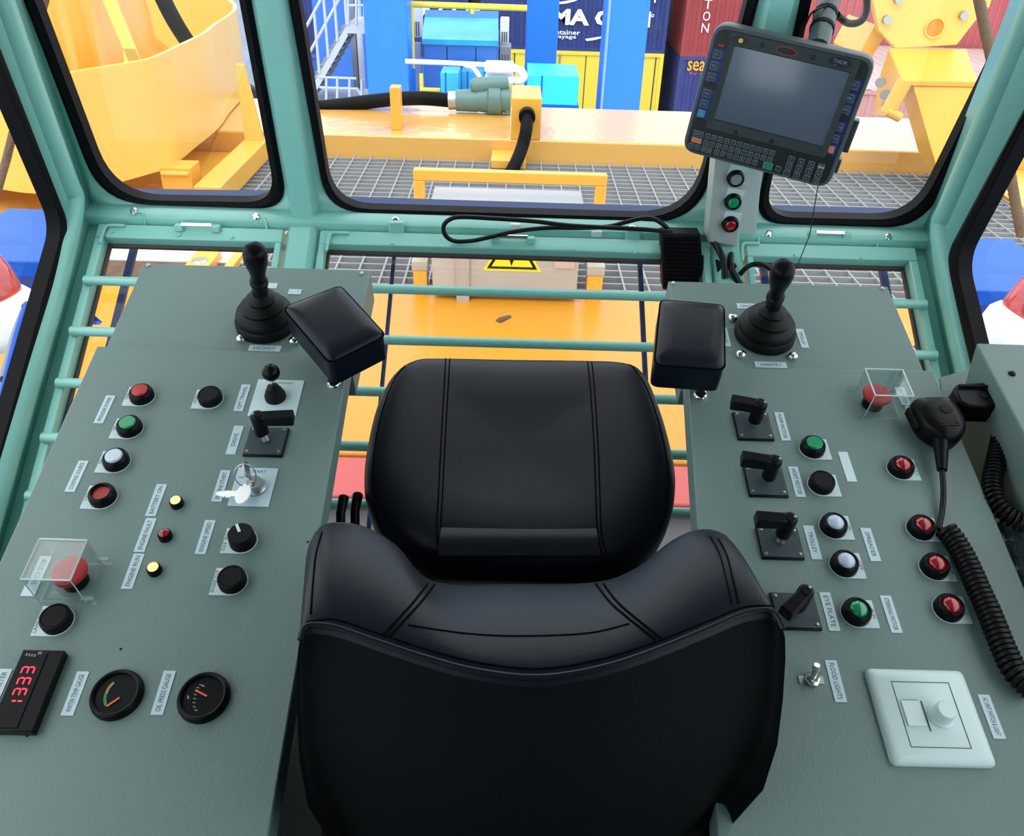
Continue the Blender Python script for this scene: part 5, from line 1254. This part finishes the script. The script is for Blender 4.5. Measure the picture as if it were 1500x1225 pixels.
b = MB(); X = ath(655, 90, Hm).x; bx(b, X - .006, X + .006, Hm - .006, Hm, -2.75, a.z - .05, BLACKM); X = ath(697, 90, Hm).x; bx(b, X - .006, X + .006, Hm - .006, Hm, -2.75, a.z - .05, BLACKM); obj('panel_joint', b, MH)
# white exhaust pipes and silencer
EX = root('exhaust_silencer', ath(720, 105, 12.6), 'white exhaust silencer and pipes in front of the machine house', 'exhaust')
def e6(u, v, h=12.6): return ath(u, v, h)
b = MB(); b.tube([e6(594, 90), e6(650, 92), e6(712, 95)], .035, WHITEX, 12); b.tube(smooth([e6(680, 95), e6(692, 99), e6(700, 108), e6(706, 120)], 4), .035, WHITEX, 12); obj('pipe', b, EX)
for v0, v1 in ((92, 105), (110, 121)):
    b = MB(); p, q = e6(710, v0), e6(753, v1); bx(b, p.x, q.x, 12.45, 12.85, q.z, p.z, WHITEX); obj('silencer_box', b, EX, bevel=.03)
b = MB(); b.tube(smooth([e6(752, 99), e6(763, 104), e6(768, 112), e6(762, 118), e6(752, 117)], 4), .055, WHITEX, 12); obj('elbow', b, EX)
# cyan boxes
def cbox(u0, u1, v0, v1, h, d, m, label, m2=None):
    p, q = ath(u0, v0, h), ath(u1, v0, h); z = ath((u0 + u1) / 2, v1, h).z; r0 = root('equipment_box', V(((p.x + q.x) / 2, h, z)), label, 'box'); b = MB(); bx(b, p.x, q.x, h, h + d, z, p.z, m); obj('case', b, r0, bevel=.01)
    b = MB(); bx(b, p.x - .02, q.x + .02, h - .02, h + d + .02, z - .22, z, m2 or BLUE); obj('plinth', b, r0, bevel=.005)
    b = MB(); X = p.x + (q.x - p.x) * .28; bx(b, X - .01, X + .01, h - .008, h, z, p.z, m2 or BLUE); obj('seam', b, r0)
BRC = mat('bright_cyan', (.02, .62, .78), .35)
cbox(773, 849, 110, 154, 13.0, 1.0, BRC, 'bright cyan equipment box right of the junction box')
cbox(645, 672, 106, 138, 12.9, .5, CYAN, 'cyan equipment box left of the white silencer')
cbox(676, 708, 104, 146, 13.5, .5, mat('mid_cyan', (.03, .36, .70), .4), 'mid blue equipment box behind the geared motor')
# yellow handrail by the machine house
YR = root('handrail', ath(690, 8, 13.4), 'pale yellow handrail above the machine house roof', 'handrail')
b = MB(); b.tube([ath(598, 6, 13.6), ath(772, 12, 13.6)], .045, LEMON, 10); obj('top_rail', b, YR)
for u, v0, v1 in ((603, 6, 100), (690, 9, 20)):
    b = MB(); b.tube([ath(u, v0, 13.6), ath(u + 2, v1, 13.6)], .032, LEMON, 10); obj('post', b, YR)
b = MB(); b.tube([ath(617, 108, 13.0), ath(618, 142, 13.0)], .03, LEMON, 8); b.tube([ath(617, 131, 13.0), ath(645, 132, 13.0)], .03, LEMON, 8); b.tube([ath(631, 132, 13.0), ath(632, 142, 13.0)], .02, LEMON, 8); obj('low_rail', b, YR)
# ladder-like white and grey gear left of the house, and right of it
for u0, u1, v0, v1, h, m_, lb in ((602, 617, 8, 55, 15.5, WHITEX, 'white cabinet left of the machine house'), (733, 745, 29, 64, 14.6, WHITEX, 'white slotted cabinet right of the machine house'), (732, 748, 68, 92, 14.3, mat('mid_grey', (.22, .23, .25), .5), 'grey gearbox under the white slotted cabinet')):
    p, q = ath(u0, v0, h), ath(u1, v1, h); b = MB(); bx(b, p.x, q.x, h, h + .4, q.z, p.z, m_); cbn = obj('switch_cabinet', b, bevel=.01, label=lb, cat='cabinet')
    b = MB()
    for k in range(3):
        X = p.x + (q.x - p.x) * (k + 1) / 4; bx(b, X - .012, X + .012, h - .006, h, q.z + .02, q.z + (p.z - q.z) * .5, mat('slot_dark', (.10, .11, .13), .6))
    obj('slots', b, cbn)
b = MB(); p, q = ath(595, 62, 15.0), ath(618, 140, 15.0); bx(b, p.x, q.x, 15, 15.05, q.z, p.z, mat('pale_grey', (.42, .45, .52), .5)); obj('screen_panel', b, label='pale grey panel between left blue column and machine house', cat='panel')
# stair on the left with its railings
SG = mat('stair_grey', (.50, .54, .60), .45, .2)
SR = root('steel_stair', ath(480, 140, 13.2), 'grey steel stair with railings left of the blue columns', 'stair')
def s6(u, v, h=13.2): return ath(u, v, h)
b = MB(); a, c_ = s6(455, 130), s6(508, 36); d = V((0, 0, .16)); b.hexa([a, c_, c_ - d, a - d], [p + V((0, .05, 0)) for p in (a, c_, c_ - d, a - d)], SG); a2, c2 = [p + V((0, .8, 0)) for p in (a, c_)]; b.hexa([a2, c2, c2 - d, a2 - d], [p + V((0, .05, 0)) for p in (a2, c2, c2 - d, a2 - d)], SG); obj('stringer', b, SR)
b = MB()
for k in range(11):
    p = a.lerp(c_, k / 10); bx(b, p.x - .1, p.x + .1, p.y + .05, p.y + .8, p.z - .07, p.z - .04, GALV)
obj('treads', b, SR)
b = MB(); up_ = V((0, 0, .85))
for f in (1, .55):
    b.tube([a + up_ * f, c_ + up_ * f], .022, SG, 8)
for k in range(5):
    p = a.lerp(c_, k / 4); b.tube([p, p + up_], .022, SG, 8)
obj('railing', b, SR)
b = MB(); p = s6(508, 36); q = s6(536, 40); bx(b, p.x, q.x, 13.2, 14.1, p.z - .12, p.z, SG); obj('landing', b, SR)
b = MB()
for u in (510, 522, 534): b.tube([s6(u, 36), s6(u, -40)], .022, SG, 8)
for v in (8, -20): b.tube([s6(508, v), s6(536, v)], .02, SG, 8)
for u in (478, 494, 512, 530): b.tube([s6(u, 150), s6(u, 112 if u < 500 else 116)], .022, SG, 8)
for v in (115, 130): b.tube([s6(468, v - 2), s6(522, v)], .02, SG, 8)
b.tube([s6(522, 128), s6(535, 150)], .02, SG, 8)
obj('platform_railing', b, SR)
b = MB(); p, q = s6(455, 148, 13.2), s6(540, 150, 13.2); bx(b, p.x, q.x, 13.0, 14.2, p.z - .12, p.z, SG); obj('lower_landing', b, SR)
for u, wpx in ((519, 7), (527, 5)):
    b = MB(); p = ath(u, 80, 14.3); bx(b, p.x - wpx * .006, p.x + wpx * .006, 14.3, 14.5, -3.2, 2.5, GALV if wpx > 5 else WHITEX); obj('riser', b, SR)
b = MB(); p, q = ath(462, 60, 16), ath(535, 60, 16); bx(b, p.x, q.x, 16, 18, GY, 2.5, mat('mid_blue2', (.05, .20, .60), .4)); obj('blue_wall', b, label='mid blue steel wall behind the grey stair', cat='wall')

# ================================================================== LIGHT
w = bpy.data.worlds.new('overcast_sky'); scene.world = w; w.use_nodes = True; nt = w.node_tree; bg = nt.nodes['Background']
tc = nt.nodes.new('ShaderNodeTexCoord'); sp = nt.nodes.new('ShaderNodeSeparateXYZ'); nt.links.new(tc.outputs['Generated'], sp.inputs[0])
rp = nt.nodes.new('ShaderNodeValToRGB'); nt.links.new(sp.outputs['Z'], rp.inputs[0])
rp.color_ramp.elements[0].position = 0.0; rp.color_ramp.elements[0].color = (.74, .84, .92, 1)
rp.color_ramp.elements[1].position = .8; rp.color_ramp.elements[1].color = (1.0, 1.0, 1.0, 1)
nt.links.new(rp.outputs[0], bg.inputs[0]); bg.inputs[1].default_value = 2.3
sd = bpy.data.lights.new('sun', 'SUN'); sd.energy = 1.1; sd.angle = R(25); sd.color = (1, .97, .92)
so = bpy.data.objects.new('sun', sd); COL.objects.link(so); so.rotation_euler = (R(28), R(-14), 0)
vs = scene.view_settings; scene.display_settings.display_device = 'sRGB'
vs.view_transform = 'Standard'; vs.look = 'None'; vs.gamma = 1; vs.exposure = 0.0; vs.use_curve_mapping = False
scene.cycles.use_denoising = True
